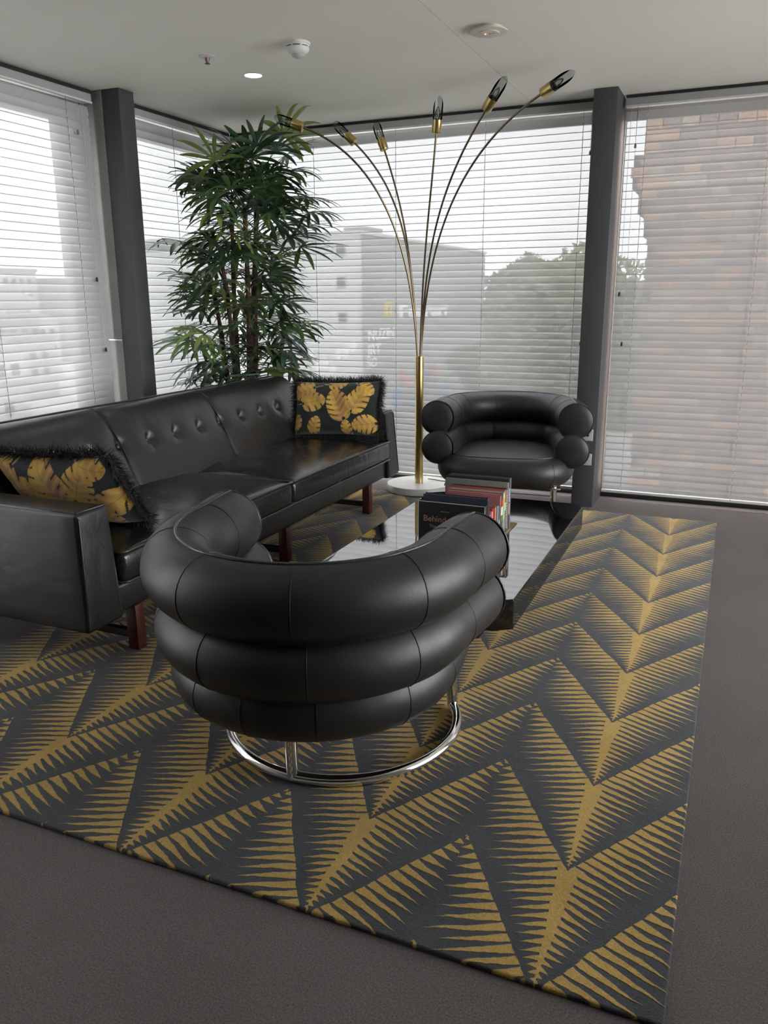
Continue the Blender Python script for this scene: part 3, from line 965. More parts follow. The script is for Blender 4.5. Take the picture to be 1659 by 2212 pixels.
book(0.016, 0.150, 0.20, (0.04, 0.04, 0.04), 'thin black and cream speckled spine beside the navy book', lettering=((0.55, 0.50, 0.38), 0.02, 0.95))
book(0.022, 0.146, 0.20, (0.23, 0.012, 0.018), 'small dark red book, nearest of the red ones', dx=-0.004)
book(0.018, 0.143, 0.19, (0.55, 0.22, 0.20), 'small pink book between two red ones')
book(0.022, 0.150, 0.20, (0.36, 0.015, 0.020), 'plain crimson book next to the pink one', dx=-0.003)
book(0.020, 0.150, 0.20, (0.42, 0.03, 0.025), 'red book with yellow spine lettering', spine=(0.40, 0.06, 0.03), lettering=((0.75, 0.50, 0.08), 0.04, 0.95))
book(0.018, 0.150, 0.20, (0.16, 0.13, 0.11), 'slim taupe brown book after the red ones', dx=-0.004)
book(0.024, 0.146, 0.20, (0.16, 0.19, 0.21), 'grey blue book with white spine marks', lettering=((0.6, 0.6, 0.6), 0.03, 0.45), pg=pages_w)
book(0.018, 0.140, 0.20, (0.02, 0.025, 0.05), 'slim midnight blue book with pale lettering', lettering=((0.6, 0.55, 0.45), 0.04, 0.60))
book(0.014, 0.180, 0.24, (0.30, 0.11, 0.11), 'thin rose book before the flag striped spine', spine=(0.32, 0.10, 0.10))
book(0.030, 0.183, 0.25, (0.30, 0.06, 0.07), 'thick book with red, white and green spine blocks', spine=(0.035, 0.035, 0.035), bands=((0.70, 0.88, (0.42, 0.015, 0.02)), (0.50, 0.70, (0.6, 0.58, 0.58)), (0.34, 0.50, (0.03, 0.17, 0.05))))
book(0.030, 0.186, 0.25, (0.22, 0.21, 0.17), 'thick grey book with a pale green spine block', spine=(0.20, 0.20, 0.19), bands=((0.36, 0.86, (0.27, 0.42, 0.12)), (0.86, 0.97, (0.50, 0.50, 0.22))))
book(0.016, 0.190, 0.25, (0.35, 0.05, 0.03), 'slim book with a red and cream spine', spine=(0.25, 0.24, 0.20), bands=((0.72, 0.96, (0.48, 0.05, 0.02)), (0.52, 0.70, (0.65, 0.6, 0.45))))
book(0.024, 0.190, 0.25, (0.03, 0.02, 0.03), 'dark plum book with red and white spine letters', lettering=((0.6, 0.45, 0.48), 0.08, 0.95))
book(0.020, 0.212, 0.285, (0.20, 0.19, 0.165), 'tall stone grey book near the far end', spine=(0.16, 0.15, 0.13), pg=bmat((0.23, 0.22, 0.19)))
book(0.018, 0.222, 0.285, (0.012, 0.012, 0.012), 'tall black book with pale spine blocks', bands=((0.55, 0.82, (0.35, 0.40, 0.40)), (0.30, 0.52, (0.45, 0.30, 0.26))), pg=bmat((0.08, 0.08, 0.08)))
book(0.020, 0.224, 0.275, (0.05, 0.05, 0.05), 'tall charcoal book at the far end of the row', pg=bmat((0.36, 0.30, 0.28)), spine=(0.10, 0.10, 0.10))

# ================================================================== floor lamp
LB = Vector((-1.919, 5.061, 0.0))
lamp = empty('floor_lamp', (LB.x, LB.y, RZ)); tag(lamp, 'brass six armed floor lamp on a white marble base', 'lamp')
lathe('base', [(0.214, 0.0), (0.220, 0.003), (0.220, 0.042), (0.216, 0.047), (0.02, 0.047)], M['marble'], lamp, 64)
lathe('pole', [(0.0285, 0.046), (0.0285, 0.902), (0.0265, 0.904), (0.0265, 0.890), (0.004, 0.890)], M['brass'], lamp, 36)
# (dx, dy, z) where each arm meets its head, and direction of the head
heads = [((-0.560, -0.490, 2.270), (-0.80, -0.25, 0.30)), ((-0.415, -0.085, 2.238), (-0.62, -0.15, 0.60)), ((-0.240, -0.015, 2.195), (-0.32, -0.02, 0.90)),
         ((0.205, -0.290, 2.215), (0.16, -0.22, 0.95)), ((0.565, -0.505, 2.268), (0.62, -0.42, 0.62)), ((0.885, -0.580, 2.302), (0.86, -0.42, 0.32))]
for i, (hp, hd) in enumerate(heads):
    hd = Vector(hd).normalized()
    p3 = Vector((hp[0], hp[1], hp[2] - RZ))
    az = Vector((hp[0], hp[1], 0)).normalized()
    p0 = Vector((az.x * 0.014, az.y * 0.014, 0.86))
    dist = (p3 - p0).length
    p1 = p0 + Vector((az.x * 0.05, az.y * 0.05, 1.0)).normalized() * dist * 0.50
    p2 = p3 - hd * dist * 0.30
    pth = []
    for j in range(41):
        t = j / 40
        pth.append(p0 * (1 - t) ** 3 + p1 * 3 * t * (1 - t) ** 2 + p2 * 3 * t * t * (1 - t) + p3 * t ** 3)
    arm = tube('arm', pth, 0.0062, M['copper'], lamp, 10)
    rot = hd.to_track_quat('Z', 'Y').to_matrix()
    # turn the slanted opening of the glass towards the room
    view = Vector((0.30, -1.0, -0.15)); loc = rot.inverted() @ view
    spin = math.atan2(loc.y, loc.x)
    rot = rot @ Matrix.Rotation(spin, 3, 'Z')
    T = lambda p: rot @ Vector(p) + p3
    v, f = lathevf([(0.010, -0.004), (0.0270, 0.0), (0.0285, 0.003), (0.0285, 0.070), (0.0262, 0.070), (0.0262, 0.045), (0.004, 0.045)], 28)
    hd_o = mesh('lamp_head', [T(p) for p in v], f, M['brass'], arm, auto=40)
    # obliquely cut smoked glass sleeve
    V = []; F = []; n = 28
    for k in range(n):
        a = 2 * math.pi * k / n
        c_, s_ = math.cos(a), math.sin(a)
        top = 0.128 - 0.062 * c_
        for q in ((0.0278, 0.060), (0.0278, top)):
            V.append(T((q[0] * c_, q[0] * s_, q[1])))
        for q in ((0.0258, top), (0.0258, 0.060)):
            V.append(T((q[0] * c_, q[0] * s_, q[1])))
    for k in range(n):
        l = (k + 1) % n
        for q in range(3): F.append((4 * k + q, 4 * l + q, 4 * l + q + 1, 4 * k + q + 1))
    mesh('glass_shade', V, F, M['smoke'], hd_o, auto=50)
    v, f = lathevf([(0.014, 0.045), (0.014, 0.066), (0.010, 0.068)], 18)
    mesh('bulb_socket', [T(p) for p in v], f, M['black'], hd_o, auto=40)
    v, f = lathevf([(0.010, 0.066), (0.0125, 0.080), (0.0150, 0.098), (0.0125, 0.115), (0.006, 0.130), (0.001, 0.137)], 18)
    mesh('bulb', [T(p) for p in v], f, M['bulb'], hd_o, smooth=True)
    m_ = MB()
    for q in (-0.004, 0.0, 0.004): m_.add(*tubevf([T((q, 0, 0.070)), T((q * 1.2, 0.002, 0.112))], 0.0011, 6))
    m_.build('filament', M['fil'], hd_o)
# mains lead
tube('cord', [(0.03, 0.10, 0.055), (0.08, 0.10, 0.052), (0.12, 0.10, 0.048), (0.19, 0.08, 0.052), (0.26, 0.02, 0.003), (0.5, 0.12, 0.0), (0.9, 0.13, 0.0)], 0.003, M['black'], lamp, 8)

# ================================================================== cushions
def leaf_mask(U, V, cx, cy, ang, size, nslit, seed):
    """monstera leaf: returns (mask, along, across)"""
    c_, s_ = math.cos(ang), math.sin(ang)
    p = ((U - cx) * c_ + (V - cy) * s_) / size + 0.5         # 0 stalk .. 1 tip
    q = (-(U - cx) * s_ + (V - cy) * c_) / size
    pp = np.clip(p, 0.0001, 0.9999)
    wdt = 0.62 * np.power(pp, 0.42) * np.power(1 - pp, 0.55) * 1.15
    wdt = np.where((p < -0.02) | (p > 1), 0, wdt)
    notch = (p < 0.10) & (np.abs(q) < 0.05)
    inside = (np.abs(q) < wdt) & ~notch
    # slits run outwards and towards the tip
    r = np.abs(q) / np.maximum(wdt, 1e-3)
    ph = (pp - 0.55 * np.abs(q) + 0.03 * np.sin(9 * q)) * (nslit - 1.3) + seed * 0.37
    fr_ = np.abs(ph - np.floor(ph) - 0.5) * 2
    rnd = np.sin(np.floor(ph) * 12.9 + seed * 3.1 + np.sign(q) * 1.7) * 0.5 + 0.5
    slit = (r > 0.38 + 0.35 * rnd) & (fr_ > 0.87 - 0.10 * r) & (pp > 0.12) & (pp < 0.92)
    # rounded lobes between slits
    edge = r > (1.03 - 0.22 * fr_ ** 4 * (0.4 + 0.6 * rnd))
    return inside & ~slit & ~edge, pp, q, fr_

def make_cushion(label, seed, leaves):
    root = empty('fringed_cushion', (0, 0, 0)); tag(root, label, 'cushion', 'fringed leaf print cushions')
    Wd, Ht, Th = 0.56, 0.335, 0.075
    nu, nv = 200, 120
    us = np.linspace(-1, 1, nu + 1); vs = np.linspace(-1, 1, nv + 1)
    UU, VV = np.meshgrid(us, vs, indexing='ij')
    # pillow outline: sides drawn in a little between the corners
    X = UU * Wd / 2 * (1 - 0.045 * (1 - VV ** 2))
    Z = VV * Ht / 2 * (1 - 0.060 * (1 - UU ** 2))
    thick = Th * np.power(np.clip(1 - UU ** 4, 0, 1), 0.5) * np.power(np.clip(1 - VV ** 4, 0, 1), 0.5)
    wr = 0.004 * np.sin(UU * 11 + VV * 5 + seed) * (1 - UU ** 2) * (1 - VV ** 2) + 0.003 * np.sin(VV * 13 - UU * 7) * np.abs(UU) * (1 - VV ** 2) * (1 - UU ** 4)
    for face in (-1, 1):
        Y = face * (thick + wr * (thick > 0.01))
        verts = np.stack([X, Y, Z], -1).reshape(-1, 3)
        F = []
        for i in range(nu):
            b_ = i * (nv + 1)
            for j in range(nv):
                q = (b_ + j, b_ + nv + 1 + j, b_ + nv + 2 + j, b_ + j + 1)
                F.append(q if face < 0 else q[::-1])
        o = mesh('cushion_face', verts.tolist(), F, M['print'], root, smooth=True)
        me = o.data
        A = UU * Wd / 2 * (-face); B = VV * Ht / 2
        col = np.zeros(UU.shape + (4,)); col[..., 3] = 1
        base = np.array((0.016, 0.021, 0.021))
        col[..., :3] = base
        for li, (cx, cy, ang, size, ns, tone) in enumerate(leaves):
            msk, pp, q, fr_ = leaf_mask(A, B, cx, cy, math.radians(ang), size, ns, li + seed)
            gold = np.array((0.66, 0.40, 0.07)); brown = np.array((0.42, 0.19, 0.085)); light = np.array((0.86, 0.60, 0.17))
            g = np.clip(0.5 + 0.5 * np.sin(pp * 5 + q * 9 + li * 2.1), 0, 1)[..., None] * (0.35 + 0.65 * tone)
            cc = gold * (1 - g) + brown * g
            lt = np.clip(1 - fr_ * 1.6, 0, 1)[..., None] * 0.45
            cc = cc * (1 - lt) + light * lt
            rib = np.exp(-(q / 0.012) ** 2)[..., None] * 0.5
            cc = cc * (1 - rib) + brown * 0.6 * rib
            col[msk, :3] = cc[msk]
            # pale stalk
            c_, s_ = math.cos(math.radians(ang)), math.sin(math.radians(ang))
            p_ = ((A - cx) * c_ + (B - cy) * s_) / size + 0.5; q_ = (-(A - cx) * s_ + (B - cy) * c_)
            stalk = (p_ < 0.02) & (p_ > -0.28) & (np.abs(q_ - 0.06 * (p_ ** 2)) < 0.0022)
            free = (col[..., 0] < 0.05)
            col[stalk & free, :3] = (0.55, 0.40, 0.20)
        ca = me.color_attributes.new('print', 'FLOAT_COLOR', 'POINT')
        ca.data.foreach_set('color', col.reshape(-1).astype(np.float32))
    # fringe: short curled threads all round the seam
    MBf = MB()
    per = []
    for k in range(170): per.append((-1 + 2 * k / 169, 1)); per.append((-1 + 2 * k / 169, -1))
    for k in range(110): per.append((-1, -1 + 2 * k / 109)); per.append((1, -1 + 2 * k / 109))
    rnd = random.Random(seed)
    for (a, b_) in per:
        for rep in range(6):
            x = a * Wd / 2 * (1 - 0.045 * (1 - b_ ** 2)) + rnd.uniform(-.002, .002); z = b_ * Ht / 2 * (1 - 0.060 * (1 - a ** 2)) + rnd.uniform(-.002, .002)
            d = Vector((a if abs(a) > 0.995 else 0, 0, b_ if abs(b_) > 0.995 else 0)).normalized()
            d = (d + Vector((rnd.uniform(-.55, .55), rnd.uniform(-1.0, 0.8), rnd.uniform(-.55, .55)))).normalized()
            Lg = rnd.uniform(0.026, 0.056)
            p = Vector((x, rnd.uniform(-.003, .003), z)); pth = [p]
            for s_ in range(4):
                d = (d + Vector((rnd.uniform(-.35, .35), rnd.uniform(-.35, .35), rnd.uniform(-.40, .20)))).normalized()
                p = p + d * Lg / 4; pth.append(p)
            v, f = tubevf(pth, [0.0012, 0.0014, 0.0012, 0.0009, 0.0004], 3, caps=False)
            MBf.add(v, f)
    fo = MBf.build('fringe', M['fringe'], root)
    fo['kind'] = 'stuff'
    ring = []
    for k in range(160):
        t = k / 160 * 4; sd = int(t); u = (t - sd) * 2 - 1
        a, b_ = ((u, -1), (1, u), (-u, 1), (-1, -u))[sd]
        ring.append((a * Wd / 2 * (1 - 0.045 * (1 - b_ ** 2)), 0, b_ * Ht / 2 * (1 - 0.060 * (1 - a ** 2))))
    tb = tubevf(ring, 0.0030, 6, closed=True); mesh('edge_piping', *tb, mat('gold_edge', (0.30, 0.19, 0.07), 0.6), root, auto=60)
    return root
leaves1 = [(0.035, 0.015, 115, 0.215, 7, 0.9), (-0.135, 0.035, 10, 0.17, 5, 0.25), (-0.205, 0.10, -160, 0.17, 6, 0.6), (0.165, 0.050, 60, 0.19, 6, 0.35),
           (0.205, 0.115, -30, 0.12, 5, 0.2), (-0.125, -0.115, 70, 0.12, 5, 0.25), (0.205, -0.105, 190, 0.16, 6, 0.4), (0.09, -0.130, 95, 0.10, 5, 0.3),
           (-0.25, -0.095, 80, 0.10, 4, 0.4), (0.02, 0.155, 5, 0.12, 5, 0.3)]
c1 = make_cushion('gold monstera print cushion at the far end of the sofa', 3, leaves1)
def orient(o, xax, zax, loc):
    xax = Vector(xax).normalized(); zax = Vector(zax); zax = (zax - xax * zax.dot(xax)).normalized()
    yax = zax.cross(xax)
    m_ = Matrix.Identity(4)
    for i, v_ in enumerate((xax, yax, zax)):
        for j in range(3): m_[j][i] = v_[j]
    m_.translation = Vector(loc)
    o.matrix_world = m_
orient(c1, (0.99, 0.10, 0.03), (0.02, 0.26, 1.0), (-2.235, 4.455, 0.632))
leaves2 = [(-0.24, 0.11, -150, 0.18, 6, 0.6), (-0.16, 0.045, 15, 0.20, 5, 0.3), (0.13, 0.075, 55, 0.20, 6, 0.35), (-0.01, 0.060, 108, 0.25, 7, 0.95), (0.215, -0.03, 200, 0.18, 5, 0.3),
           (0.205, 0.14, -20, 0.13, 5, 0.2), (0.18, -0.115, 85, 0.13, 5, 0.3), (0.02, -0.12, 10, 0.15, 5, 0.3), (-0.2, -0.10, 80, 0.13, 5, 0.2)]
c2 = make_cushion('gold monstera print cushion propped on the near armrest', 5, leaves2)
orient(c2, (1.0, 0.0, 0.05), (-0.09, -0.54, 0.84), (-2.295, 2.287, 0.602))

# ================================================================== palm
PB = Vector((-3.035, 4.645, 0.0))
palm = empty('potted_palm', PB); tag(palm, 'tall lady palm in the corner behind the sofa', 'plant')
lathe('pot', [(0.11, 0.0), (0.115, 0.004), (0.150, 0.30), (0.153, 0.305), (0.143, 0.305), (0.140, 0.27), (0.02, 0.27)], M['pot'], palm, 36)
lathe('soil', [(0.138, 0.265), (0.138, 0.275), (0.02, 0.280)], M['soil'], palm, 24)
leafmats = [mat('leaf_green_%d' % i, c, 0.36, spec=0.5, noise=(8, 0.25)) for i, c in enumerate(((0.052, 0.105, 0.038), (0.085, 0.155, 0.045), (0.050, 0.095, 0.058), (0.18, 0.25, 0.065)))]
prnd = random.Random(21)
stems = []
for k in range(6):
    a = 2 * math.pi * k / 6 + 0.4
    r0 = 0.05; top = (1.98, 1.72, 1.90, 1.45, 1.60, 1.82)[k]
    ln = (0.10, 0.15, 0.08, 0.16, 0.14, 0.12)[k]
    pth = []
    for j in range(13):
        t = j / 12
        rr = r0 + ln * t ** 1.3
        pth.append(Vector((rr * math.cos(a) + 0.02 * t + 0.010 * math.sin(5 * t + k), rr * math.sin(a) + 0.010 * math.cos(4 * t + k), 0.27 + (top - 0.27) * t)))
    rad = [0.017 - 0.006 * j / 12 + 0.0025 * ((j * 7 + k) % 3) for j in range(13)]
    tube('stem', pth, rad, M['stem'], palm, 9)
    stems.append(pth)
def stem_at(k, z):
    p = stems[k]
    for a, b_ in zip(p[:-1], p[1:]):
        if a.z <= z <= b_.z: return a.lerp(b_, (z - a.z) / (b_.z - a.z))
    return p[-1].copy()

def palm_leaf(base, az, elev, plen, nl, ll, droop, roll_, m_):
    V = []; F = []
    d = Vector((math.cos(az) * math.cos(elev), math.sin(az) * math.cos(elev), math.sin(elev)))
    # petiole, bending down a little
    pth = [base]
    p = base.copy(); dd = d.copy()
    for j in range(5):
        p = p + dd * plen / 5
        dd = (dd + Vector((0, 0, -0.10))).normalized()
        pth.append(p.copy())
    v, f = tubevf(pth, [0.0034, 0.0031, 0.0028, 0.0025, 0.0023, 0.0021], 5, caps=False)
    V += [tuple(q) for q in v]; F += f
    hub = p
    side = dd.cross(Vector((0, 0, 1))).normalized()
    upv = side.cross(dd).normalized()
    side = side * math.cos(roll_) + upv * math.sin(roll_)
    upv = side.cross(dd).normalized()
    for i in range(nl):
        t = (i / (nl - 1) - 0.5) * 2
        a = t * math.radians(98) + prnd.uniform(-.06, .06)
        ld = (dd * math.cos(a) + side * math.sin(a) + upv * (0.10 - 0.12 * abs(t))).normalized()
        L_ = ll * (1 - 0.20 * abs(t)) * prnd.uniform(0.88, 1.1)
        wd = prnd.uniform(0.0125, 0.0185)
        wv = ld.cross(upv).normalized()
        nb = len(V); q = hub.copy(); dir_ = ld.copy()
        ns = 6
        dr = droop * prnd.uniform(0.6, 1.4)
        for s_ in range(ns + 1):
            u = s_ / ns
            wid = wd * (0.22 + 0.78 * min(1, u * 2.4)) * (1.0 if u < 0.72 else (1 - (u - 0.72) / 0.28 * 0.72))
            nn = wv.cross(dir_).normalized()
            for e_, hgt in ((-1, 0.0), (0, -0.25), (1, 0.0)):
                pt = q + wv * wid * e_ + nn * wid * hgt
                # keep clear of the blinds and the ceiling
                wp = pt + PB
                wx = max(wp.x, -3.425 + 0.02 * math.sin(wp.z * 40)); wy = min(wp.y, 5.235); wz = min(wp.z, 2.405)
                if wz < 0.83 and wy < 4.82: wx = min(wx, -2.92)
                V.append((wx - PB.x, wy - PB.y, wz - PB.z))
            q = q + dir_ * L_ / ns
            dir_ = (dir_ + Vector((0, 0, -dr * (0.5 + u)))).normalized()
        for s_ in range(ns):
            for e_ in (0, 1):
                a0 = nb + s_ * 3 + e_
                F.append((a0, a0 + 1, a0 + 4, a0 + 3))
    o = mesh('leaf', V, F, m_, palm, smooth=True)
    return o
nleaf = 185
for i in range(nleaf):
    zt = 0.58 + 1.62 * ((i + prnd.random()) / nleaf)
    k = prnd.randrange(6)
    if stems[k][-1].z < zt - 0.1: k = (0, 2, 5)[i % 3]
    b = stem_at(k, min(zt, stems[k][-1].z))
    # golden-angle spread, biased to the room side
    az = i * 2.39996 + prnd.uniform(-.4, .4)
    top = max(0.0, (zt - 1.75) / 0.4)
    elev = math.radians(prnd.uniform(15, 48) + 22 * top)
    pl = prnd.uniform(0.12, 0.40) * (1.0 - 0.15 * top)
    palm_leaf(b, az, elev, pl, prnd.choice((7, 8, 8, 9, 10)), prnd.uniform(0.24, 0.33), prnd.uniform(0.10, 0.26), prnd.uniform(-.5, .5), leafmats[prnd.choice((0, 0, 1, 1, 2, 2, 3))])

# ================================================================== outside
GZ = -4.5
gm = mat('street', (0.62, 0.62, 0.60), 0.9, noise=(0.4, 0.2))
g = bevbox('ground', (-160, -60, GZ - 0.5), (80, 160, GZ), gm, bev=0)
g['kind'] = 'structure'

# brick building close to the right window, English bond
bw = empty('brick_building', (-0.68, 6.30, GZ)); tag(bw, 'red brown brick wall outside the right window', 'building')
mortar = mat('mortar', (0.15, 0.14, 0.13), 0.95)
BW_X1 = 1.9
def oz(z): return z - GZ
left_edge = lambda z: (-0.66 if z < 1.70 else (-0.66 - 0.03 * math.floor((z - 1.70) / 0.085) if z < 2.06 else (-0.80 if z < 2.25 else -0.72)))
# backing wall follows the corbelled edge, a hair behind the brick faces
m_ = MB()
for z0, z1, xl in ((GZ, 1.70, -0.655), (1.70, 1.86, -0.69), (1.86, 2.03, -0.74), (2.03, 2.25, -0.79), (2.25, 2.62, -0.72)):
    m_.add(*boxvf((xl + 0.68 + 0.004, 0.012, oz(z0)), (BW_X1 + 0.68, 0.9, oz(z1))))
m_.build('mortar_wall', mortar, bw)
bcols = [mat('brick_%d' % i, c, 0.9, noise=(30, 0.25), bump=(90, 0.4, 0.004)) for i, c in enumerate(((0.52, 0.36, 0.30), (0.41, 0.30, 0.275), (0.70, 0.44, 0.30), (0.64, 0.54, 0.42), (0.37, 0.27, 0.255), (0.80, 0.48, 0.31)))]
def brick_mesh(w_, m__):
    v, f = boxvf((0, 0, 0), (w_, 0.06, 0.066))
    me = bpy.data.meshes.new('brick'); me.from_pydata(v, [], f); me.materials.append(m__); return me
BM = {(kind, i): brick_mesh(w_, bcols[i]) for kind, w_ in (('s', 0.226), ('h', 0.108)) for i in range(len(bcols))}
brr = random.Random(4)
course = 0.0765
row = 0; z = -0.42; nbrick = 0
while z < 2.55 and nbrick < 296:
    kind = 's' if row % 2 == 0 else 'h'
    step = 0.236 if kind == 's' else 0.118
    x = left_edge(z) + (0.0 if kind == 's' else 0.0)
    if kind == 'h': x += 0.0
    else: x += 0.059 if (row // 2) % 2 else 0.0
    if kind == 's' and (row // 2) % 2:
        pass
    xmax = 0.30
    while x < xmax and nbrick < 296:
        o = bpy.data.objects.new('brick', BM[(kind, brr.choice((0, 0, 1, 1, 2, 3, 4, 5)))]); link(o, bw)
        o.location = (x + 0.68, brr.uniform(-0.004, 0.003), oz(z))
        x += step; nbrick += 1
    z += course; row += 1
# the bricks further right, out of the picture, stay one joined piece
m_ = MB()
z = -0.42; row = 0
while z < 2.55:
    step = 0.236 if row % 2 == 0 else 0.118
    x = left_edge(z) + (0.059 if row % 2 == 0 and (row // 2) % 2 else 0.0)
    while x < 0.30: x += step
    while x < BW_X1 - step:
        m_.add(*boxvf((x + 0.68, 0.0, oz(z)), (x + 0.68 + step - 0.010, 0.06, oz(z) + 0.066)))
        x += step
    z += course; row += 1
bs = m_.build('brickwork', bcols[0], bw); bs['kind'] = 'stuff'

# grey commercial building with the sign
cb = empty('commercial_building', (-6.43, 14.0, GZ)); tag(cb, 'grey flat roofed building with a shop sign across the street', 'building')
def CB(p): return (p[0] + 6.43, p[1] - 14.0, p[2] - GZ)
side_m = mat('render_grey', (0.34, 0.34, 0.335), 0.9, noise=(1.2, 0.08)); front_m = mat('render_pale', (0.66, 0.66, 0.65), 0.9, noise=(1.2, 0.06))
bevbox('side_wall', CB((-12.0, 14.03, GZ)), CB((-6.43, 21.9, 2.39)), side_m, cb, bev=0.01)
bevbox('front_wall', CB((-7.55, 13.9, GZ)), CB((-6.46, 14.03, 2.40)), front_m, cb, bev=0.01)
bevbox('front_wall', CB((-12.0, 13.95, GZ)), CB((-7.55, 14.03, 2.20)), front_m, cb, bev=0.01)
bevbox('parapet', CB((-12.05, 13.86, 2.40)), CB((-6.40, 21.95, 2.46)), front_m, cb, bev=0.01)
bevbox('roof_plant', CB((-7.3, 15.0, 2.46)), CB((-6.8, 15.8, 2.62)), side_m, cb, bev=0.01)
wm = mat('far_window', (0.06, 0.065, 0.07), 0.15)
for (x0, x1, z0, z1) in ((-6.90, -6.75, 2.05, 2.22), (-6.90, -6.75, 1.48, 1.64), (-6.88, -6.74, 0.86, 1.00), (-8.3, -7.9, 1.4, 1.9), (-9.2, -8.8, 1.4, 1.9), (-8.3, -7.9, 0.4, 0.9), (-9.2, -8.8, 0.4, 0.9)):
    wf = bevbox('window', CB((x0 - 0.02, 13.88, z0 - 0.02)), CB((x1 + 0.02, 13.93, z1 + 0.02)), M['frame'], cb, bev=0)
    bevbox('pane', CB((x0, 13.87, z0)), CB((x1, 13.92, z1)), wm, wf, bev=0)
wht = mat('sign_white', (0.95, 0.95, 0.95), 0.5)
yel = mat('sign_yellow', (0.85, 0.62, 0.02), 0.5)
RX = Matrix.Rotation(math.radians(90), 4, 'Z') @ Matrix.Rotation(math.radians(90), 4, 'X')
sg = text_mesh('sign_lettering', 'Ferrari', 0.36, wht, cb, Matrix.Translation(CB((-6.40, 15.62, 0.88))) @ RX @ Matrix.Diagonal((3.05, 1.0, 1.0, 1)), 0.02, bold=0.012)
bd = bevbox('sign_badge', CB((-6.43, 14.95, 0.90)), CB((-6.39, 15.28, 1.20)), yel, cb, bev=0.004)
hv = [(0.40, 0.12), (0.48, 0.30), (0.36, 0.42), (0.44, 0.50), (0.34, 0.62), (0.46, 0.66), (0.44, 0.84), (0.56, 0.90), (0.60, 0.80), (0.54, 0.70), (0.68, 0.62), (0.58, 0.56), (0.64, 0.44), (0.56, 0.40), (0.62, 0.20), (0.54, 0.12), (0.54, 0.28), (0.47, 0.12)]
mesh('badge_emblem', [CB((-6.386, 14.95 + 0.33 * a, 0.90 + 0.30 * b_)) for a, b_ in hv], [tuple(range(len(hv)))], M['black'], bd)
for (t_, y_, z_, sz) in (('NUZIN', 14.15, 0.50, 0.28), ('JRT', 14.15, 0.22, 0.28), ('SO', 14.10, -0.02, 0.26)):
    text_mesh('wall_lettering', t_, sz, wht, cb, Matrix.Translation(CB((-6.42, y_, z_))) @ RX @ Matrix.Diagonal((1.5, 1.0, 1.0, 1)), 0.006, bold=0.010)
gr = random.Random(9)
for i in range(7):
    x0 = -7.5 + 0.15 * i; z0 = gr.uniform(-0.1, 0.55)
    hv = [(x0 + 0.09 * math.cos(a) * gr.uniform(.7, 1.2), 13.895, z0 + 0.13 * math.sin(a) * gr.uniform(.6, 1.2)) for a in [2 * math.pi * k / 7 for k in range(7)]]
    mesh('painted_tag', [CB(p) for p in hv], [tuple(range(7))], wht, cb)
pm = [mat('mural_%d' % i, c, 0.8) for i, c in enumerate(((0.10, 0.25, 0.60), (0.55, 0.12, 0.10), (0.70, 0.35, 0.30), (0.20, 0.45, 0.65), (0.7, 0.55, 0.15)))]
for i in range(9):
    y0 = 15.6 + i * 0.36; z0 = gr.uniform(-0.85, -0.35)
    hv = [(-6.425, y0 + 0.22 * math.cos(a) * gr.uniform(.6, 1.2), z0 + 0.22 * math.sin(a) * gr.uniform(.6, 1.2)) for a in [2 * math.pi * k / 8 for k in range(8)]]
    mesh('mural_patch', [CB(p) for p in hv], [tuple(range(8))], pm[i % 5], cb)

# trees across the street
def tree(loc, rad, hgt, label, seed, col):
    r = empty('street_tree', (loc[0], loc[1], GZ)); tag(r, label, 'tree', 'trees across the street')
    tr = random.Random(seed)
    tube('trunk', [(0, 0, 0), (0.05, 0.02, hgt * 0.3), (0.0, 0.05, hgt * 0.62)], [0.20, 0.15, 0.08], M['stem'], r, 9)
    V = []; F = []
    for b_ in range(2600):
        # leaf tufts over a lumpy crown
        a = tr.uniform(0, 2 * math.pi); ct = tr.uniform(-0.9, 1); st = math.sqrt(1 - ct * ct)
        lump = 1 + 0.22 * math.sin(3 * a + seed) * st + 0.18 * math.sin(5 * ct + 2 * a)
        rr = rad * lump * tr.uniform(0.75, 1.0)
        c_ = Vector((rr * st * math.cos(a), rr * st * math.sin(a), hgt * 0.62 + rr * 0.75 * ct))
        n1 = Vector((tr.uniform(-1, 1), tr.uniform(-1, 1), tr.uniform(-1, 1))).normalized()
        n2 = n1.orthogonal().normalized()
        s_ = tr.uniform(0.06, 0.14) * rad / 1.5
        i0 = len(V)
        V += [tuple(c_ - n1 * s_), tuple(c_ + n2 * s_ * 0.5), tuple(c_ + n1 * s_), tuple(c_ - n2 * s_ * 0.5)]
        F.append((i0, i0 + 1, i0 + 2, i0 + 3))
    o = mesh('crown', V, F, mat('foliage_%d' % seed, col, 0.8), r)
    o['kind'] = 'stuff'
    bm = bmesh.new(); bmesh.ops.create_icosphere(bm, subdivisions=3, radius=rad * 0.80)
    for v_ in bm.verts:
        v_.co *= 1 + 0.12 * math.sin(9 * v_.co.x / rad + seed) * math.cos(8 * v_.co.y / rad)
        v_.co.z = v_.co.z * 0.75 + hgt * 0.62
    me = bpy.data.meshes.new('inner_foliage'); bm.to_mesh(me); bm.free()
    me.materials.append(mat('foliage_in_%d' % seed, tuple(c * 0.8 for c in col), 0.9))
    link(bpy.data.objects.new('inner_foliage', me), r)
tree((-4.75, 20.5, 0), 0.95, 9.7, 'olive green tree beside the grey building', 1, (0.27, 0.29, 0.17))
tree((-4.15, 23.6, 0), 1.45, 9.6, 'tallest tree outside, next to the dark column', 2, (0.30, 0.295, 0.17))
tree((-7.0, 27.6, 0), 1.2, 9.5, 'grey green tree furthest back by the roof line', 3, (0.18, 0.21, 0.14))
tree((-4.95, 17.8, 0), 0.86, 6.9, 'low bushy tree below the olive green one', 4, (0.17, 0.18, 0.11))
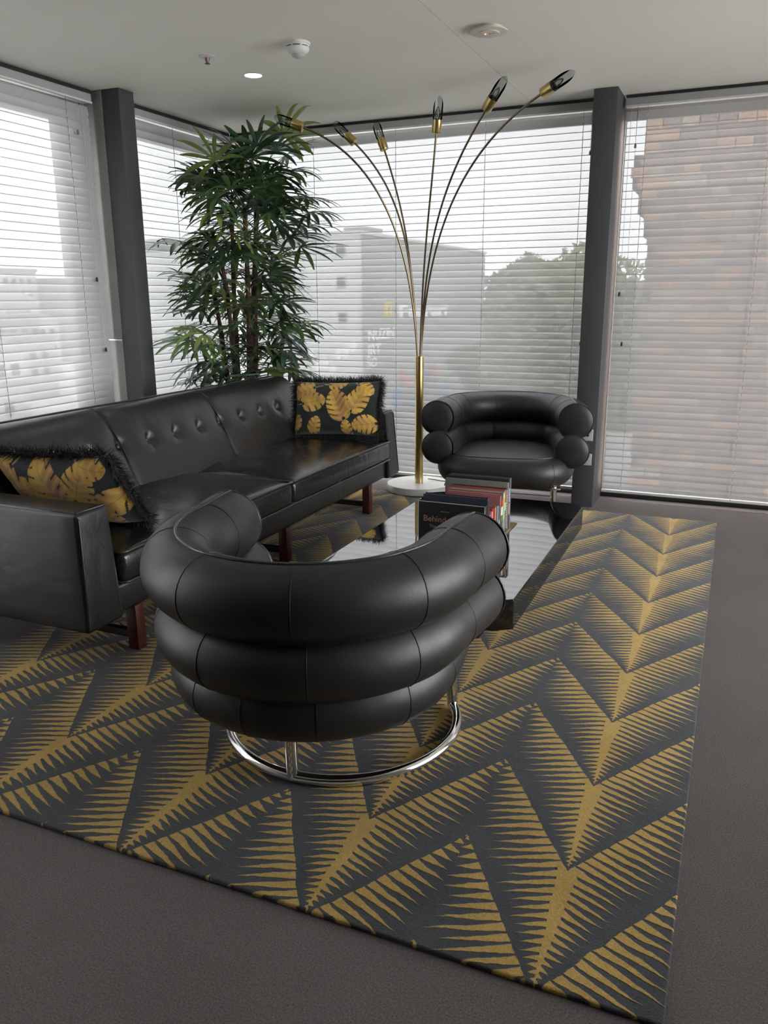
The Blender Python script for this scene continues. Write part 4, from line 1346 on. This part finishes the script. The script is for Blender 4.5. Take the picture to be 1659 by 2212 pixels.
tree((-2.45, 17.9, 0), 0.94, 7.2, 'low bushy tree outside, nearest the brick wall', 5, (0.18, 0.19, 0.11))
hg = empty('hedge', (-2.2, 16.1, GZ)); tag(hg, 'tall dense hedge in front of the trees across the street', 'hedge')
hr = random.Random(31)
V = []; F = []
for q in range(7000):
    x_ = hr.uniform(-2.5, 2.8); top_ = 5.75 + 0.22 * math.sin(x_ * 3.1) + 0.12 * math.sin(x_ * 7.7)
    face = hr.random()
    if face < 0.75: c_ = Vector((x_, -0.30 + hr.uniform(-.07, .05), hr.uniform(0.05, top_)))
    else: c_ = Vector((x_, hr.uniform(-.33, .33), top_ + hr.uniform(-.10, .08)))
    n1 = Vector((hr.uniform(-1, 1), hr.uniform(-1, 1), hr.uniform(-1, 1))).normalized(); n2 = n1.orthogonal().normalized(); s_ = hr.uniform(0.05, 0.11)
    i0 = len(V); V += [tuple(c_ - n1 * s_), tuple(c_ + n2 * s_ * 0.55), tuple(c_ + n1 * s_), tuple(c_ - n2 * s_ * 0.55)]; F.append((i0, i0 + 1, i0 + 2, i0 + 3))
ho = mesh('foliage', V, F, mat('hedge_leaf', (0.28, 0.29, 0.19), 0.8), hg); ho['kind'] = 'stuff'
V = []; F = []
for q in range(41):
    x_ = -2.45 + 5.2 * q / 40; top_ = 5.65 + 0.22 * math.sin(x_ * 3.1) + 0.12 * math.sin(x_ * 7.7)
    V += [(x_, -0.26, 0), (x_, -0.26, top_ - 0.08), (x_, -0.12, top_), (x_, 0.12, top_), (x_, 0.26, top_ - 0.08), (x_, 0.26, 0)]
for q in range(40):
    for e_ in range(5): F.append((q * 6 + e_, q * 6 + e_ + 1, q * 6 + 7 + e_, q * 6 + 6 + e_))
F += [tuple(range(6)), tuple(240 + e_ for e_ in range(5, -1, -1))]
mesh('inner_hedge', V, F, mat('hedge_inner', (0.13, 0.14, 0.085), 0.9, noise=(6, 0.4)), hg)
hd = empty('garden_wall', (-2.6, 15.4, GZ)); tag(hd, 'pale painted wall below the trees across the street', 'wall')
bevbox('wall_panel', (-3.8, 0, 0), (0.0, 0.2, 3.5), mat('painted_wall', (0.42, 0.42, 0.40), 0.9, noise=(2, 0.2)), hd, bev=0.01)
bevbox('wall_panel', (0.01, 0, 0), (3.6, 0.2, 3.3), mat('painted_wall_b', (0.38, 0.38, 0.36), 0.9, noise=(2, 0.2)), hd, bev=0.01)
for i in range(4):
    z0 = gr.uniform(3.0, 3.2)
    hv = [(-1.9 + 0.35 * i + 0.24 * math.cos(a) * gr.uniform(.6, 1.2), -0.006, z0 + 0.20 * math.sin(a) * gr.uniform(.6, 1.2)) for a in [2 * math.pi * k / 8 for k in range(8)]]
    mesh('mural_patch', hv, [tuple(range(8))], pm[2], hd)

# town in the distance through the left window
dr_ = random.Random(12)
tones = [mat('far_render_%d' % i, c, 0.9) for i, c in enumerate(((0.46, 0.45, 0.43), (0.36, 0.36, 0.37), (0.52, 0.49, 0.46), (0.30, 0.30, 0.31), (0.42, 0.36, 0.33)))]
descr = ('broad grey office block, tallest on the skyline', 'low pale house nearest the left window', 'grey apartment block further along the skyline', 'dark roofed shed below the skyline', 'brownish house in the town view',
         'small pale house in the middle of the town view', 'long low warehouse in the town view', 'pale flat roofed house low in the town view')
specs = [(-62, 56.0, 5.0, 4.2, 0), (-34, 28.5, 3.0, -0.6, 2), (-60, 61.5, 4.0, 3.4, 1), (-44, 39.0, 3.6, 0.6, 3), (-52, 47.0, 3.5, 1.7, 4), (-48, 45.0, 3.0, 0.3, 2), (-40, 35.5, 5.0, -0.5, 1), (-30, 25.0, 2.6, -1.8, 0)]
for (bx, by, wd, top, tn), ds in zip(specs, descr):
    r = empty('distant_building', (bx, by, GZ)); tag(r, ds, 'building', 'distant town buildings')
    h_ = top - GZ
    bevbox('walls', (-1.8, -wd / 2, 0), (1.8, wd / 2, h_ - 0.5), tones[tn], r, bev=0)
    if tn in (2, 4):
        v = [(-1.9, -wd / 2 - .1, h_ - 0.5), (1.9, -wd / 2 - .1, h_ - 0.5), (1.9, wd / 2 + .1, h_ - 0.5), (-1.9, wd / 2 + .1, h_ - 0.5), (0, -wd / 2 - .1, h_), (0, wd / 2 + .1, h_)]
        mesh('roof', v, [(0, 1, 4), (3, 5, 2), (1, 2, 5, 4), (0, 4, 5, 3), (0, 3, 2, 1)], tones[3], r)
    else:
        bevbox('roof', (-1.9, -wd / 2 - 0.1, h_ - 0.5), (1.9, wd / 2 + 0.1, h_ - 0.25), tones[3], r, bev=0)
    for q in range(int(wd / 0.9)):
        for lv in (1.2, 2.2):
            if h_ - 0.5 - lv < 0.5: continue
            y0 = -wd / 2 + 0.3 + q * 0.9
            bevbox('window', (1.78, y0, h_ - 0.5 - lv), (1.83, y0 + 0.45, h_ - lv + 0.05), wm, r, bev=0)
# low hill with tree cover on the horizon
V = []; F = []
nh = 60
for i in range(nh + 1):
    y_ = 20 + i * 2.2
    hz = 1.2 + 1.3 * math.sin(i * 0.21) + 0.5 * math.sin(i * 0.83) + 0.25 * math.sin(i * 2.1)
    V += [(-72, y_ - PB.y * 0, GZ), (-84, y_, hz + 1.0), (-100, y_, GZ)]
for i in range(nh):
    a = i * 3
    F += [(a, a + 3, a + 4, a + 1), (a + 1, a + 4, a + 5, a + 2)]
hl = mesh('hill', V, F, mat('wooded_hill', (0.12, 0.14, 0.11), 0.95, noise=(0.6, 0.35)), smooth=True)
tag(hl, 'low wooded hill on the horizon past the town', 'hill')
